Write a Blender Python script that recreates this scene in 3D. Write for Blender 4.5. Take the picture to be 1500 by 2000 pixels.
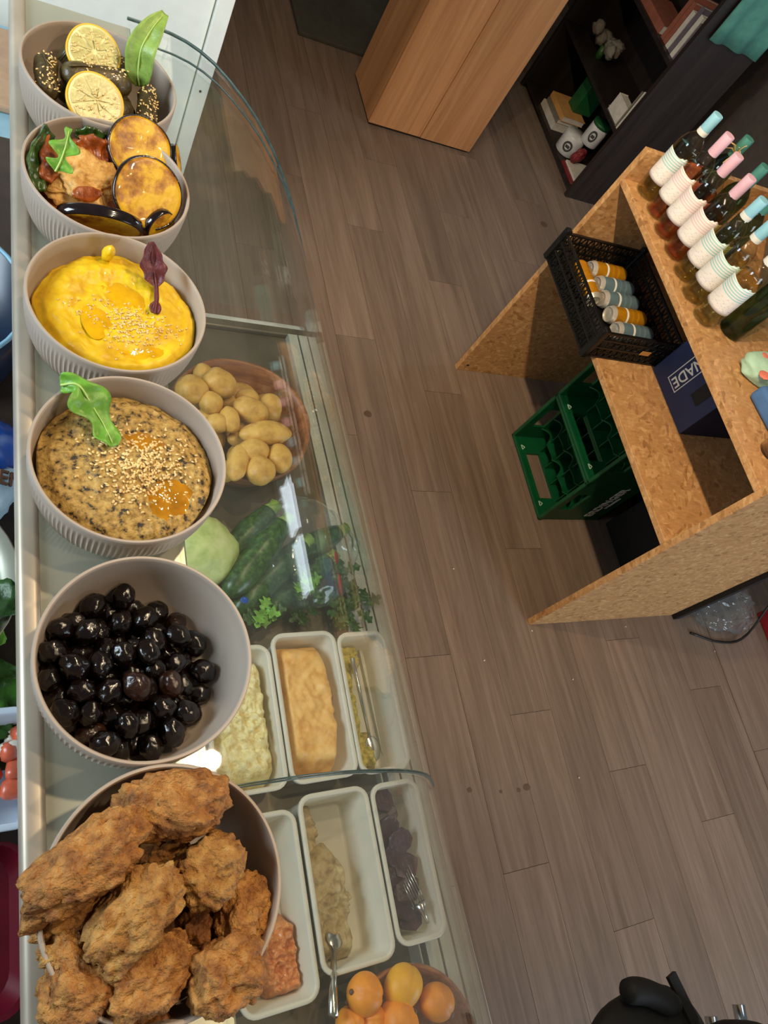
import bpy, bmesh, math, random
import numpy as np
from mathutils import Vector, Matrix, noise as mnoise
for o in list(bpy.data.objects): bpy.data.objects.remove(o)
S = bpy.context.scene
COL = S.collection
PI = math.pi

# ------------------------------------------------------------------ camera, world, lights
CAMH = 2.0
RM = Matrix(((0.87549121, -0.01622521, -0.48296158),
             (-0.19875136, 0.8988984, -0.39048631),
             (0.44046911, 0.4378566, 0.78375287)))
cd = bpy.data.cameras.new('camera'); cam = bpy.data.objects.new('camera', cd); COL.objects.link(cam)
cd.sensor_fit = 'VERTICAL'; cd.sensor_height = 24.0; cd.sensor_width = 18.0; cd.lens = 18.0
cd.clip_start = 0.02; cd.clip_end = 60
cam.matrix_world = Matrix.Translation((0, 0, CAMH)) @ RM.to_4x4()
S.camera = cam

S.view_settings.view_transform = 'Standard'; S.view_settings.look = 'None'
S.view_settings.gamma = 1.0; S.view_settings.use_curve_mapping = False
S.view_settings.exposure = 0.0

W = bpy.data.worlds.new('world'); S.world = W; W.use_nodes = True
bg = W.node_tree.nodes['Background']; bg.inputs[0].default_value = (0.62, 0.58, 0.52, 1); bg.inputs[1].default_value = 0.21

def area(name, loc, target, size, size_y, power, col):
    l = bpy.data.lights.new(name, 'AREA'); l.shape = 'RECTANGLE'; l.size = size; l.size_y = size_y
    l.energy = power; l.color = col
    o = bpy.data.objects.new(name, l); COL.objects.link(o); o.location = loc
    o.rotation_euler = (Vector(target) - Vector(loc)).to_track_quat('-Z', 'Y').to_euler()
    return o
# daylight entering by the shop door (towards the viewer's right) and by the window behind the counter
area('door_daylight', (2.9, -2.5, 1.5), (1.9, 0.6, 0.3), 1.2, 1.8, 72, (0.74, 0.87, 1.0))
area('window_daylight', (-1.5, 0.55, 2.0), (0.2, 1.9, 0.9), 0.9, 1.0, 52, (0.74, 0.9, 1.0))
# the row of warm spots above the counter glass (fixtures built further down)
LAMPS = [  # place, aim, power, cone
    ((0.55, -0.12, 2.40), (0.35, -0.10, 1.0), 8, 150), ((0.55, 0.26, 2.40), (0.35, 0.3, 1.0), 15, 150), ((0.55, 0.64, 2.40), (0.35, 0.65, 1.0), 17, 150), ((0.55, 1.02, 2.40), (0.35, 1.0, 1.0), 17, 150),
    ((0.55, 0.45, 2.40), (1.85, 0.85, 0.7), 52, 80), ((0.55, 0.83, 2.40), (1.85, 1.25, 0.8), 52, 80), ((0.55, 1.42, 2.40), (1.9, 2.9, 0.5), 50, 85)]
for p, aim, e, cone in LAMPS:
    l = bpy.data.lights.new('spot_bulb', 'SPOT'); l.energy = e; l.color = (1.0, 0.77, 0.50)
    l.shadow_soft_size = 0.022; l.spot_size = math.radians(cone); l.spot_blend = 0.6
    o = bpy.data.objects.new('spot_bulb', l); COL.objects.link(o); o.location = p
    o.rotation_euler = (Vector(aim) - Vector(p)).to_track_quat('-Z', 'Y').to_euler()

# ------------------------------------------------------------------ helpers
def at(px, py, z):
    d = RM @ Vector(((px - 750) / 1500, -(py - 1000) / 1500, -1)); t = (z - CAMH) / d.z
    return Vector((0, 0, CAMH)) + t * d

def lin(c):
    return tuple(((v / 255) / 12.92 if v / 255 <= 0.04045 else ((v / 255 + 0.055) / 1.055) ** 2.4) for v in c) + (1,)

MATS = {}
def nmat(name):
    m = bpy.data.materials.new(name); m.use_nodes = True; MATS[name] = m
    nt = m.node_tree; b = nt.nodes['Principled BSDF']
    return m, nt, b
def N(nt, typ, **kw):
    n = nt.nodes.new(typ)
    for k, v in kw.items(): setattr(n, k, v)
    return n
def ramp(nt, fac, stops):
    r = N(nt, 'ShaderNodeValToRGB'); e = r.color_ramp.elements
    while len(e) > len(stops): e.remove(e[-1])
    while len(e) < len(stops): e.new(0.5)
    for el, (p, c) in zip(e, stops): el.position = p; el.color = c
    nt.links.new(fac, r.inputs[0]); return r.outputs[0]
def coords(nt, kind='Object', scale=(1, 1, 1), rot=(0, 0, 0)):
    t = N(nt, 'ShaderNodeTexCoord'); mp = N(nt, 'ShaderNodeMapping')
    mp.inputs['Scale'].default_value = scale; mp.inputs['Rotation'].default_value = rot
    nt.links.new(t.outputs[kind], mp.inputs[0]); return mp.outputs[0]
def noise(nt, vec, scale, detail=4, rough=0.55, dist=0):
    n = N(nt, 'ShaderNodeTexNoise'); n.inputs['Scale'].default_value = scale
    n.inputs['Detail'].default_value = detail; n.inputs['Roughness'].default_value = rough
    n.inputs['Distortion'].default_value = dist
    nt.links.new(vec, n.inputs['Vector']); return n.outputs['Fac']
def voro(nt, vec, scale, out='Distance', feature='F1'):
    n = N(nt, 'ShaderNodeTexVoronoi', feature=feature); n.inputs['Scale'].default_value = scale
    nt.links.new(vec, n.inputs['Vector']); return n.outputs[out]
def bump(nt, b, h, strength=0.3, dist=0.002):
    n = N(nt, 'ShaderNodeBump'); n.inputs['Strength'].default_value = strength; n.inputs['Distance'].default_value = dist
    nt.links.new(h, n.inputs['Height']); nt.links.new(n.outputs[0], b.inputs['Normal'])
def mixc(nt, fac, a, b, mode='MIX'):
    n = N(nt, 'ShaderNodeMix', data_type='RGBA', blend_type=mode)
    for v, i in ((fac, 0), (a, 6), (b, 7)):
        if hasattr(v, 'links'): nt.links.new(v, n.inputs[i])
        else: n.inputs[i].default_value = v
    return n.outputs[2]
def plain(name, rgb, rough=0.5, metal=0.0, var=0.12, vscale=30, bumps=0.0, bscale=80, coat=0.0, sss=0.0, trans=0.0):
    """colour with a soft procedural variation, optional relief"""
    m, nt, b = nmat(name)
    v = coords(nt); f = noise(nt, v, vscale, 3)
    c = lin(rgb); lo = tuple(x * (1 - var) for x in c[:3]) + (1,); hi = tuple(min(1, x * (1 + var)) for x in c[:3]) + (1,)
    nt.links.new(ramp(nt, f, [(0.3, lo), (0.7, hi)]), b.inputs['Base Color'])
    b.inputs['Roughness'].default_value = rough; b.inputs['Metallic'].default_value = metal
    b.inputs['Coat Weight'].default_value = coat
    if sss: b.inputs['Subsurface Weight'].default_value = sss; b.inputs['Subsurface Radius'].default_value = (0.01, 0.006, 0.003)
    if bumps: bump(nt, b, noise(nt, v, bscale, 4), bumps, 0.003)
    return m
def speckled(name, stops, scale, rough=0.5, detail=5, nrough=0.6, bumps=0.4, bscale=None, bdist=0.002, coat=0.0, kind='Object', sc=(1, 1, 1), dist=0.0):
    m, nt, b = nmat(name)
    v = coords(nt, kind, sc); f = noise(nt, v, scale, detail, nrough, dist)
    nt.links.new(ramp(nt, f, [(p, lin(c)) for p, c in stops]), b.inputs['Base Color'])
    b.inputs['Roughness'].default_value = rough; b.inputs['Coat Weight'].default_value = coat
    if bumps: bump(nt, b, noise(nt, v, bscale or scale * 2, 5), bumps, bdist)
    return m
def clear(name, tint, refl=(1, 1, 1, 1), rough=0.03, ior=1.45, body=None, bodyfac=0.0):
    """thin clear sheet: see-through with Fresnel reflection, optionally a faint milky body"""
    m = bpy.data.materials.new(name); m.use_nodes = True; MATS[name] = m; nt = m.node_tree; nt.nodes.clear()
    out = N(nt, 'ShaderNodeOutputMaterial'); t = N(nt, 'ShaderNodeBsdfTransparent'); t.inputs[0].default_value = tint
    g = N(nt, 'ShaderNodeBsdfGlossy'); g.inputs[0].default_value = refl; g.inputs['Roughness'].default_value = rough
    f = N(nt, 'ShaderNodeLayerWeight'); f.inputs[0].default_value = 0.5
    r0 = ((ior - 1) / (ior + 1)) ** 2
    pw = N(nt, 'ShaderNodeMath', operation='POWER'); pw.inputs[1].default_value = 5.0; nt.links.new(f.outputs['Facing'], pw.inputs[0])
    ma = N(nt, 'ShaderNodeMath', operation='MULTIPLY_ADD'); ma.inputs[1].default_value = 1 - r0; ma.inputs[2].default_value = r0; nt.links.new(pw.outputs[0], ma.inputs[0])
    mx = N(nt, 'ShaderNodeMixShader'); nt.links.new(ma.outputs[0], mx.inputs[0])
    src = t.outputs[0]
    if body:
        d = N(nt, 'ShaderNodeBsdfDiffuse'); d.inputs[0].default_value = body
        m2 = N(nt, 'ShaderNodeMixShader')
        v = coords(nt); nf = noise(nt, v, 25, 4)
        mr = N(nt, 'ShaderNodeMapRange'); mr.inputs['To Min'].default_value = bodyfac * 0.5; mr.inputs['To Max'].default_value = bodyfac * 1.5
        nt.links.new(nf, mr.inputs[0]); nt.links.new(mr.outputs[0], m2.inputs[0])
        nt.links.new(t.outputs[0], m2.inputs[1]); nt.links.new(d.outputs[0], m2.inputs[2]); src = m2.outputs[0]
    nt.links.new(src, mx.inputs[1]); nt.links.new(g.outputs[0], mx.inputs[2]); nt.links.new(mx.outputs[0], out.inputs[0])
    return m

def tag(o, label=None, cat=None, group=None, kind=None):
    if label: o['label'] = label
    if cat: o['category'] = cat
    if group: o['group'] = group
    if kind: o['kind'] = kind
    return o
def root(name, loc, label=None, cat=None, group=None, kind=None):
    o = bpy.data.objects.new(name, None); COL.objects.link(o); o.location = loc; o.empty_display_size = 0.05
    return tag(o, label, cat, group, kind)
def abspos(p):
    v = Vector((0, 0, 0))
    while p is not None: v = v + Vector(p.location); p = p.parent
    return v
def mk(name, geo, mat, parent=None, smooth=False, origin=None, local=False, **t):
    """one mesh object; geo = (verts, faces) in world coordinates (or local=True: in the parent's frame)"""
    vs, fs = geo
    vs = np.array([tuple(v) for v in vs], float)
    base = Vector((0, 0, 0))
    if parent is not None and not local: base = abspos(parent)
    if origin is None and parent is None: origin = (float(vs[:, 0].mean()), float(vs[:, 1].mean()), float(vs[:, 2].min()))
    off = Vector(origin) if origin is not None else base
    if parent is not None and origin is None: off = base
    me = bpy.data.meshes.new(name); me.from_pydata((vs - np.array(off)).tolist(), [], [tuple(f) for f in fs]); me.update()
    if smooth: me.polygons.foreach_set('use_smooth', [True] * len(me.polygons))
    o = bpy.data.objects.new(name, me); COL.objects.link(o)
    if mat: me.materials.append(MATS[mat] if isinstance(mat, str) else mat)
    if parent is not None: o.parent = parent
    o.location = off - base if parent is not None else off
    return tag(o, **t)
def sharp(o, angle=40):
    me = o.data
    me.polygons.foreach_set('use_smooth', [True] * len(me.polygons))
    bm = bmesh.new(); bm.from_mesh(me)
    for e in bm.edges:
        if len(e.link_faces) == 2 and e.calc_face_angle(0) > math.radians(angle): e.smooth = False
    bm.to_mesh(me); bm.free(); return o
def copy_tree(o, parent=None, loc=None, rotz=None, **t):
    c = o.copy(); COL.objects.link(c); c.parent = parent
    if loc is not None: c.location = loc
    if rotz is not None: c.rotation_euler = (0, 0, rotz)
    for ch in o.children: copy_tree(ch, c)
    return tag(c, **t)
def join(*gs):
    V = []; F = []
    for vs, fs in gs:
        n = len(V); V += [tuple(v) for v in vs]; F += [tuple(i + n for i in f) for f in fs]
    return V, F
def xf(geo, M): return [tuple(M @ Vector(v)) for v in geo[0]], geo[1]
def bx(x0, x1, y0, y1, z0, z1, bev=0.0, seg=2):
    if bev <= 0:
        v = [(x, y, z) for z in (z0, z1) for y in (y0, y1) for x in (x0, x1)]
        return v, [(0, 2, 3, 1), (4, 5, 7, 6), (0, 1, 5, 4), (2, 6, 7, 3), (0, 4, 6, 2), (1, 3, 7, 5)]
    bm = bmesh.new(); bmesh.ops.create_cube(bm, size=1)
    for v in bm.verts:
        v.co = Vector(((x0 + x1) / 2 + v.co.x * (x1 - x0), (y0 + y1) / 2 + v.co.y * (y1 - y0), (z0 + z1) / 2 + v.co.z * (z1 - z0)))
    bmesh.ops.bevel(bm, geom=bm.edges[:], offset=bev, segments=seg, affect='EDGES', profile=0.5)
    return frombm(bm)
def frombm(bm):
    bm.verts.ensure_lookup_table(); r = ([tuple(v.co) for v in bm.verts], [tuple(v.index for v in f.verts) for f in bm.faces]); bm.free(); return r
def lathe(prof, n=32, c=(0, 0, 0), cap0=False, cap1=False, rfn=None):
    V = []; F = []
    for j, (r, z) in enumerate(prof):
        for i in range(n):
            a = 2 * PI * i / n; rr = r if rfn is None else rfn(r, z, a, j)
            V.append((c[0] + rr * math.cos(a), c[1] + rr * math.sin(a), c[2] + z))
    for j in range(len(prof) - 1):
        for i in range(n):
            k = (i + 1) % n; F.append((j * n + i, j * n + k, (j + 1) * n + k, (j + 1) * n + i))
    if cap0: F.append(tuple(range(n - 1, -1, -1)))
    if cap1: F.append(tuple((len(prof) - 1) * n + i for i in range(n)))
    return V, F
def tube(pts, r, n=8, caps=True):
    pts = [Vector(p) for p in pts]; V = []; F = []; up = Vector((0, 0, 1))
    for i, p in enumerate(pts):
        d = (pts[min(i + 1, len(pts) - 1)] - pts[max(i - 1, 0)]).normalized()
        a = d.cross(up)
        if a.length < 1e-3: a = d.cross(Vector((0, 1, 0)))
        a.normalize(); b = d.cross(a).normalized(); rr = r[i] if isinstance(r, (list, tuple)) else r
        for k in range(n):
            t = 2 * PI * k / n; V.append(tuple(p + a * math.cos(t) * rr + b * math.sin(t) * rr))
    for i in range(len(pts) - 1):
        for k in range(n):
            q = (k + 1) % n; F.append((i * n + k, i * n + q, (i + 1) * n + q, (i + 1) * n + k))
    if caps: F += [tuple(range(n - 1, -1, -1)), tuple((len(pts) - 1) * n + k for k in range(n))]
    return V, F
def beam(p, q, w, h=None, up=(0, 0, 1)):
    p, q = Vector(p), Vector(q); h = h or w; d = (q - p).normalized(); a = d.cross(Vector(up))
    if a.length < 1e-4: a = d.cross(Vector((1, 0, 0)))
    a.normalize(); b = d.cross(a)
    V = [tuple(c + a * sx * w / 2 + b * sy * h / 2) for c in (p, q) for sx, sy in ((-1, -1), (1, -1), (1, 1), (-1, 1))]
    return V, [(0, 1, 2, 3), (7, 6, 5, 4), (0, 4, 5, 1), (1, 5, 6, 2), (2, 6, 7, 3), (3, 7, 4, 0)]
_ico = {}
def ico(sub):
    if sub not in _ico:
        bm = bmesh.new(); bmesh.ops.create_icosphere(bm, subdivisions=sub, radius=1); _ico[sub] = frombm(bm)
    return _ico[sub]
def rot(rx=0, ry=0, rz=0):
    return Matrix.Rotation(rz, 4, 'Z') @ Matrix.Rotation(ry, 4, 'Y') @ Matrix.Rotation(rx, 4, 'X')
def blob(c, rad, R=None, amp=0.1, freq=2.0, sub=3, seed=0, fine=0.0, ffreq=8.0, sq=1.0, ridge=0.0):
    V, F = ico(sub); R = R or Matrix.Identity(4); o = Vector((seed * 7.31, seed * 3.17, seed * 1.93)); out = []
    for v in V:
        p = Vector(v)
        if sq != 1.0: p = Vector([math.copysign(abs(x) ** sq, x) for x in p])
        d = 1 + amp * mnoise.noise(p * freq + o)
        if fine: d += fine * mnoise.noise(p * ffreq + o * 2)
        if ridge: d -= ridge * max(0, 0.35 - abs(mnoise.noise(p * freq * 1.7 + o * 3)) * 2)
        q = Vector((p.x * rad[0], p.y * rad[1], p.z * rad[2])) * d
        out.append(tuple(Vector(c) + (R @ q)))
    return out, F
def grid(fn, nu, nv, closed_u=False):
    V = [tuple(fn(i / (nu if closed_u else nu - 1), j / (nv - 1))) for j in range(nv) for i in range(nu)]; F = []
    for j in range(nv - 1):
        for i in range(nu if closed_u else nu - 1):
            k = (i + 1) % nu; F.append((j * nu + i, j * nu + k, (j + 1) * nu + k, (j + 1) * nu + i))
    return V, F
def thick(geo, t):
    """give an open sheet a thickness along its vertex normals"""
    bm = bmesh.new(); vs = [bm.verts.new(v) for v in geo[0]]
    for f in geo[1]:
        try: bm.faces.new([vs[i] for i in f])
        except ValueError: pass
    bm.normal_update()
    bmesh.ops.solidify(bm, geom=bm.faces[:], thickness=t); return frombm(bm)
def mound(c, rfn, hfn, nr=28, na=72):
    """solid heap: polar top surface plus skirt and bottom"""
    V = []; F = []
    for j in range(nr + 1):
        q = j / nr
        for i in range(na):
            a = 2 * PI * i / na; r = rfn(a) * q; x = c[0] + r * math.cos(a); y = c[1] + r * math.sin(a)
            V.append((x, y, hfn(x, y, q, a)))
    for j in range(nr):
        for i in range(na):
            k = (i + 1) % na; F.append((j * na + i, j * na + k, (j + 1) * na + k, (j + 1) * na + i) if j else (j * na + i, (j + 1) * na + k, (j + 1) * na + i))
    n = len(V)
    for i in range(na):
        x, y, z = V[nr * na + i]; V.append((c[0] + (x - c[0]) * 0.97, c[1] + (y - c[1]) * 0.97, c[2]))
    for i in range(na):
        k = (i + 1) % na; F.append((nr * na + i, nr * na + k, n + k, n + i))
    F.append(tuple(n + i for i in range(na - 1, -1, -1)))
    return V, F
def bez(p, n):
    """Catmull-Rom through control points"""
    P = [Vector(x) for x in p]; P = [P[0] * 2 - P[1]] + P + [P[-1] * 2 - P[-2]]; out = []
    for k in range(n):
        u = k / (n - 1) * (len(P) - 3); i = min(int(u), len(P) - 4); t = u - i; a, b, c, d = P[i:i + 4]
        out.append(0.5 * ((2 * b) + (c - a) * t + (2 * a - 5 * b + 4 * c - d) * t * t + (3 * b - a - 3 * c + d) * t ** 3))
    return out
def leaf_geo(ctrl, wfn, up, ns=24, nt=7, cup=0.15, ripple=0.0, seed=0, th=0.0006):
    ps = bez(ctrl, ns); up = Vector(up); V = []; F = []
    for i, p in enumerate(ps):
        d = (ps[min(i + 1, ns - 1)] - ps[max(i - 1, 0)]).normalized(); sd = d.cross(up).normalized(); nn = sd.cross(d).normalized()
        s = i / (ns - 1)
        for k in range(nt):
            t = k / (nt - 1) * 2 - 1; w = wfn(s, 1 if t > 0 else -1)
            h = cup * abs(t) ** 1.5 * w + ripple * w * mnoise.noise(Vector((s * 7, t * 2, seed)))
            V.append(tuple(p + sd * t * w + nn * h))
    for i in range(ns - 1):
        for k in range(nt - 1): F.append((i * nt + k, i * nt + k + 1, (i + 1) * nt + k + 1, (i + 1) * nt + k))
    return thick((V, F), th), ps
_fontid = 0
def text_geo(s, size, M, depth=0.0005, sx=1.0):
    cu = bpy.data.curves.new('lettering', 'FONT'); cu.body = s; cu.size = size; cu.align_x = 'CENTER'; cu.align_y = 'CENTER'
    cu.extrude = depth; cu.resolution_u = 3; cu.offset = size * 0.012
    o = bpy.data.objects.new('lettering', cu); COL.objects.link(o)
    bpy.context.view_layer.update(); dg = bpy.context.evaluated_depsgraph_get()
    me = bpy.data.meshes.new_from_object(o.evaluated_get(dg))
    g = ([tuple(M @ Vector((v.co.x * sx, v.co.y, v.co.z))) for v in me.vertices], [tuple(p.vertices) for p in me.polygons])
    bpy.data.objects.remove(o); bpy.data.curves.remove(cu); bpy.data.meshes.remove(me); return g
def frame3(o, x, y):
    x = Vector(x).normalized(); y = Vector(y).normalized(); z = x.cross(y)
    return Matrix(((x.x, y.x, z.x, o[0]), (x.y, y.y, z.y, o[1]), (x.z, y.z, z.z, o[2]), (0, 0, 0, 1)))

# ------------------------------------------------------------------ materials
def wood_mat(name, stops, along='Y', rough=0.5, gscale=1.0, randomise=True, kind='Position', bumps=0.15, spec=0.5, mul=0.5, rv=(0.8, 1.18)):
    m, nt, b = nmat(name)
    if kind == 'Position':
        g = N(nt, 'ShaderNodeNewGeometry'); src = g.outputs['Position']
    else:
        src = N(nt, 'ShaderNodeTexCoord').outputs['Object']
    mp = N(nt, 'ShaderNodeMapping'); s = {'Y': (45, 2.2, 45), 'X': (2.2, 45, 45), 'Z': (45, 45, 2.2)}[along]
    mp.inputs['Scale'].default_value = [q * gscale for q in s]; nt.links.new(src, mp.inputs[0])
    vec = mp.outputs[0]
    if randomise:
        oi = N(nt, 'ShaderNodeObjectInfo'); ad = N(nt, 'ShaderNodeVectorMath', operation='ADD'); ml = N(nt, 'ShaderNodeVectorMath', operation='SCALE')
        cx = N(nt, 'ShaderNodeCombineXYZ')
        for i in range(3): nt.links.new(oi.outputs['Random'], cx.inputs[i])
        nt.links.new(cx.outputs[0], ml.inputs[0]); ml.inputs['Scale'].default_value = 60
        nt.links.new(vec, ad.inputs[0]); nt.links.new(ml.outputs[0], ad.inputs[1]); vec = ad.outputs[0]
    f = noise(nt, vec, 1.0, 8, 0.68, 0.8)
    mp2 = N(nt, 'ShaderNodeMapping'); mp2.inputs['Scale'].default_value = (0.22, 0.22, 0.22); nt.links.new(vec, mp2.inputs[0])
    f2 = noise(nt, mp2.outputs[0], 1.0, 3, 0.5, 1.5)
    c = ramp(nt, f, [(p, lin(q)) for p, q in stops])
    c = mixc(nt, mul, c, ramp(nt, f2, [(0.3, (0.45, 0.45, 0.45, 1)), (0.7, (1.25, 1.25, 1.25, 1))]), 'MULTIPLY')
    if randomise:
        mr = N(nt, 'ShaderNodeMapRange'); mr.inputs['To Min'].default_value = rv[0]; mr.inputs['To Max'].default_value = rv[1]
        nt.links.new(oi.outputs['Random'], mr.inputs[0])
        hs = N(nt, 'ShaderNodeHueSaturation'); nt.links.new(mr.outputs[0], hs.inputs['Value']); nt.links.new(c, hs.inputs['Color']); c = hs.outputs[0]
    nt.links.new(c, b.inputs['Base Color']); b.inputs['Roughness'].default_value = rough
    b.inputs['Specular IOR Level'].default_value = spec
    bump(nt, b, f, bumps, 0.001); return m
wood_mat('oak_plank', [(0.25, (108, 90, 77)), (0.5, (128, 109, 95)), (0.75, (145, 126, 111))], 'Y', 0.42, mul=0.32, rv=(0.88, 1.1))
wood_mat('pine_board', [(0.3, (176, 124, 82)), (0.5, (200, 146, 100)), (0.75, (218, 168, 120))], 'Z', 0.55, 0.5, mul=0.3)
wood_mat('dark_wood', [(0.3, (30, 22, 20)), (0.6, (46, 36, 32))], 'Z', 0.5)
wood_mat('bowl_wood', [(0.3, (120, 66, 36)), (0.5, (168, 104, 62)), (0.75, (208, 150, 100))], 'X', 0.45, 1.2)

def osb(name, dark, mid, light):
    m, nt, b = nmat(name); g = N(nt, 'ShaderNodeNewGeometry'); cols = []; base = None
    for k, (rt, sc) in enumerate((((0.3, 0.2, 0.5), (8, 70, 70)), ((-0.3, 0.35, -0.45), (10, 80, 80)), ((0.5, -0.3, 1.2), (11, 85, 85)))):
        mp = N(nt, 'ShaderNodeMapping', vector_type='TEXTURE'); mp.inputs['Rotation'].default_value = rt; mp.inputs['Scale'].default_value = [1 / q for q in sc]
        nt.links.new(g.outputs['Position'], mp.inputs[0])
        nn = N(nt, 'ShaderNodeTexNoise'); nn.inputs['Scale'].default_value = 1.2; nt.links.new(mp.outputs[0], nn.inputs['Vector'])
        ad = N(nt, 'ShaderNodeVectorMath', operation='MULTIPLY_ADD'); ad.inputs[1].default_value = (0.35, 0.35, 0.35)
        nt.links.new(nn.outputs['Color'], ad.inputs[0]); nt.links.new(mp.outputs[0], ad.inputs[2])
        vc = voro(nt, ad.outputs[0], 1.0, 'Color'); sp = N(nt, 'ShaderNodeSeparateColor'); nt.links.new(vc, sp.inputs[0])
        c = ramp(nt, sp.outputs[0], [(0.0, lin(dark)), (0.18, lin(mid)), (0.6, lin(mid)), (1.0, lin(light))])
        if base is None: base = c; h = sp.outputs[1]
        else:
            msk = noise(nt, g.outputs['Position'], 14 + 6 * k, 3)
            base = mixc(nt, ramp(nt, msk, [(0.47, (0, 0, 0, 1)), (0.53, (1, 1, 1, 1))]), base, c)
    mp = N(nt, 'ShaderNodeMapping'); mp.inputs['Scale'].default_value = (40, 140, 140); nt.links.new(g.outputs['Position'], mp.inputs[0])
    fine = noise(nt, mp.outputs[0], 1.0, 4)
    base = mixc(nt, 0.6, base, ramp(nt, fine, [(0.25, (0.68, 0.64, 0.6, 1)), (0.6, (1.05, 1.05, 1.05, 1))]), 'MULTIPLY')
    nt.links.new(base, b.inputs['Base Color']); b.inputs['Roughness'].default_value = 0.6; bump(nt, b, h, 0.25, 0.001); return m
osb('osb', (158, 112, 64), (190, 141, 89), (212, 166, 112))

plain('bowl_stoneware', (172, 157, 143), 0.5, var=0.04, vscale=12)
plain('steel', (186, 186, 168), 0.28, 0.55, var=0.06, vscale=8)
plain('rail_steel', (190, 178, 160), 0.42, 0.45, var=0.12, vscale=14)
plain('deck_steel', (112, 100, 86), 0.38, 0.55, var=0.25, vscale=9)
plain('slat_white', (196, 196, 182), 0.35, 0.2, var=0.1)
plain('case_white', (222, 222, 214), 0.45)
plain('cabinet_white', (238, 240, 232), 0.45, var=0.03)
plain('dark_gap', (40, 38, 34), 0.7)
clear('case_glass', (0.975, 0.99, 0.98, 1), rough=0.02, ior=1.5, body=lin((190, 205, 190)), bodyfac=0.022)
plain('glass_edge', (70, 92, 92), 0.25, var=0.3, vscale=60)
plain('black_plastic', (18, 18, 17), 0.42, var=0.3)
plain('black_matt', (12, 12, 12), 0.7, var=0.3)
plain('wall_paint', (176, 168, 152), 0.8)
plain('wall_dark', (84, 74, 66), 0.8)
plain('tub_plastic', (208, 202, 186), 0.35, var=0.03, sss=0.3)
plain('metal_spoon', (200, 196, 186), 0.22, 1.0)
plain('leaf_green', (104, 158, 52), 0.42, var=0.3, vscale=70, bumps=0.2, bscale=200, sss=0.1)
plain('leaf_pale', (132, 160, 72), 0.42, var=0.22, vscale=60, bumps=0.3, bscale=160, sss=0.1)
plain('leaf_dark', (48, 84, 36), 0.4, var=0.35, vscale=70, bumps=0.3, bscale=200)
plain('leaf_rib', (178, 206, 112), 0.45)
plain('leaf_beet', (98, 42, 46), 0.45, var=0.35, vscale=90, bumps=0.4, bscale=220)
plain('lemon_rind', (236, 184, 34), 0.4, bumps=0.15, bscale=500)
plain('lemon_pith', (232, 220, 156), 0.5, var=0.08)
plain('lemon_flesh', (196, 184, 116), 0.25, var=0.2, vscale=220, bumps=0.08, bscale=300, coat=0.4)
plain('sesame', (236, 204, 140), 0.4, var=0.2, vscale=300)
plain('oil', (224, 172, 6), 0.06, var=0.15, vscale=60, coat=0.8)
plain('oil_dark', (176, 120, 16), 0.06, var=0.25, vscale=70, coat=0.8)
speckled('vine_leaf', [(0.3, (44, 36, 18)), (0.55, (80, 66, 34)), (0.75, (112, 94, 52))], 60, 0.42, bumps=0.8, bscale=110, coat=0.15)
speckled('hummus', [(0.3, (206, 158, 10)), (0.5, (228, 190, 18)), (0.7, (238, 206, 40))], 40, 0.45, bumps=0.35, bscale=90, coat=0.15)
speckled('ganoush', [(0.36, (50, 42, 34)), (0.42, (140, 112, 58)), (0.55, (184, 150, 80)), (0.72, (206, 176, 106))], 150, 0.55, detail=3, bumps=0.8, bscale=240)
speckled('fried', [(0.25, (84, 48, 18)), (0.42, (150, 96, 42)), (0.58, (184, 128, 62)), (0.75, (206, 158, 90))], 75, 0.65, bumps=1.0, bscale=190, bdist=0.006)
speckled('fried_pale', [(0.25, (96, 60, 26)), (0.42, (158, 108, 50)), (0.58, (186, 138, 70)), (0.75, (204, 164, 100))], 75, 0.65, bumps=1.0, bscale=190, bdist=0.006)
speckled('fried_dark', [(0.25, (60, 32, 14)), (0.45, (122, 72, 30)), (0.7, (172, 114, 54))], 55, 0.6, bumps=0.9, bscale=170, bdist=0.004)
speckled('olive_black', [(0.3, (10, 6, 6)), (0.6, (20, 12, 10)), (0.8, (34, 20, 16))], 45, 0.15, bumps=0.45, bscale=110, bdist=0.003, coat=0.25)
speckled('olive_brown', [(0.3, (26, 14, 10)), (0.6, (52, 28, 18)), (0.8, (78, 44, 26))], 45, 0.2, bumps=0.7, bscale=130, bdist=0.003, coat=0.35)
speckled('eggplant_flesh', [(0.32, (116, 62, 8)), (0.43, (176, 116, 12)), (0.53, (214, 164, 22)), (0.8, (226, 184, 50))], 42, 0.42, bumps=0.4, bscale=110, coat=0.08)
plain('eggplant_skin', (22, 14, 18), 0.14, var=0.4, vscale=60, coat=0.6)
speckled('pepper_green', [(0.3, (22, 38, 12)), (0.6, (52, 84, 28)), (0.8, (96, 124, 60))], 80, 0.25, bumps=0.6, bscale=140, coat=0.4)
speckled('roast_red', [(0.3, (104, 42, 12)), (0.6, (170, 86, 28)), (0.8, (206, 126, 54))], 60, 0.35, bumps=0.6, bscale=150, coat=0.3)
speckled('mash', [(0.3, (166, 112, 50)), (0.5, (222, 172, 92)), (0.75, (238, 200, 128))], 80, 0.45, bumps=0.8, bscale=130, bdist=0.004)
speckled('potato', [(0.3, (176, 126, 48)), (0.5, (214, 166, 78)), (0.75, (230, 188, 106))], 30, 0.5, bumps=0.2, bscale=90)
speckled('zucchini', [(0.35, (28, 56, 24)), (0.5, (42, 78, 34)), (0.64, (64, 100, 48)), (0.8, (96, 128, 68))], 110, 0.35, bumps=0.05, sc=(1, 1, 1))
speckled('cabbage', [(0.3, (150, 172, 92)), (0.5, (190, 204, 128)), (0.75, (222, 226, 172))], 22, 0.5, bumps=0.4, bscale=60)
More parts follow.
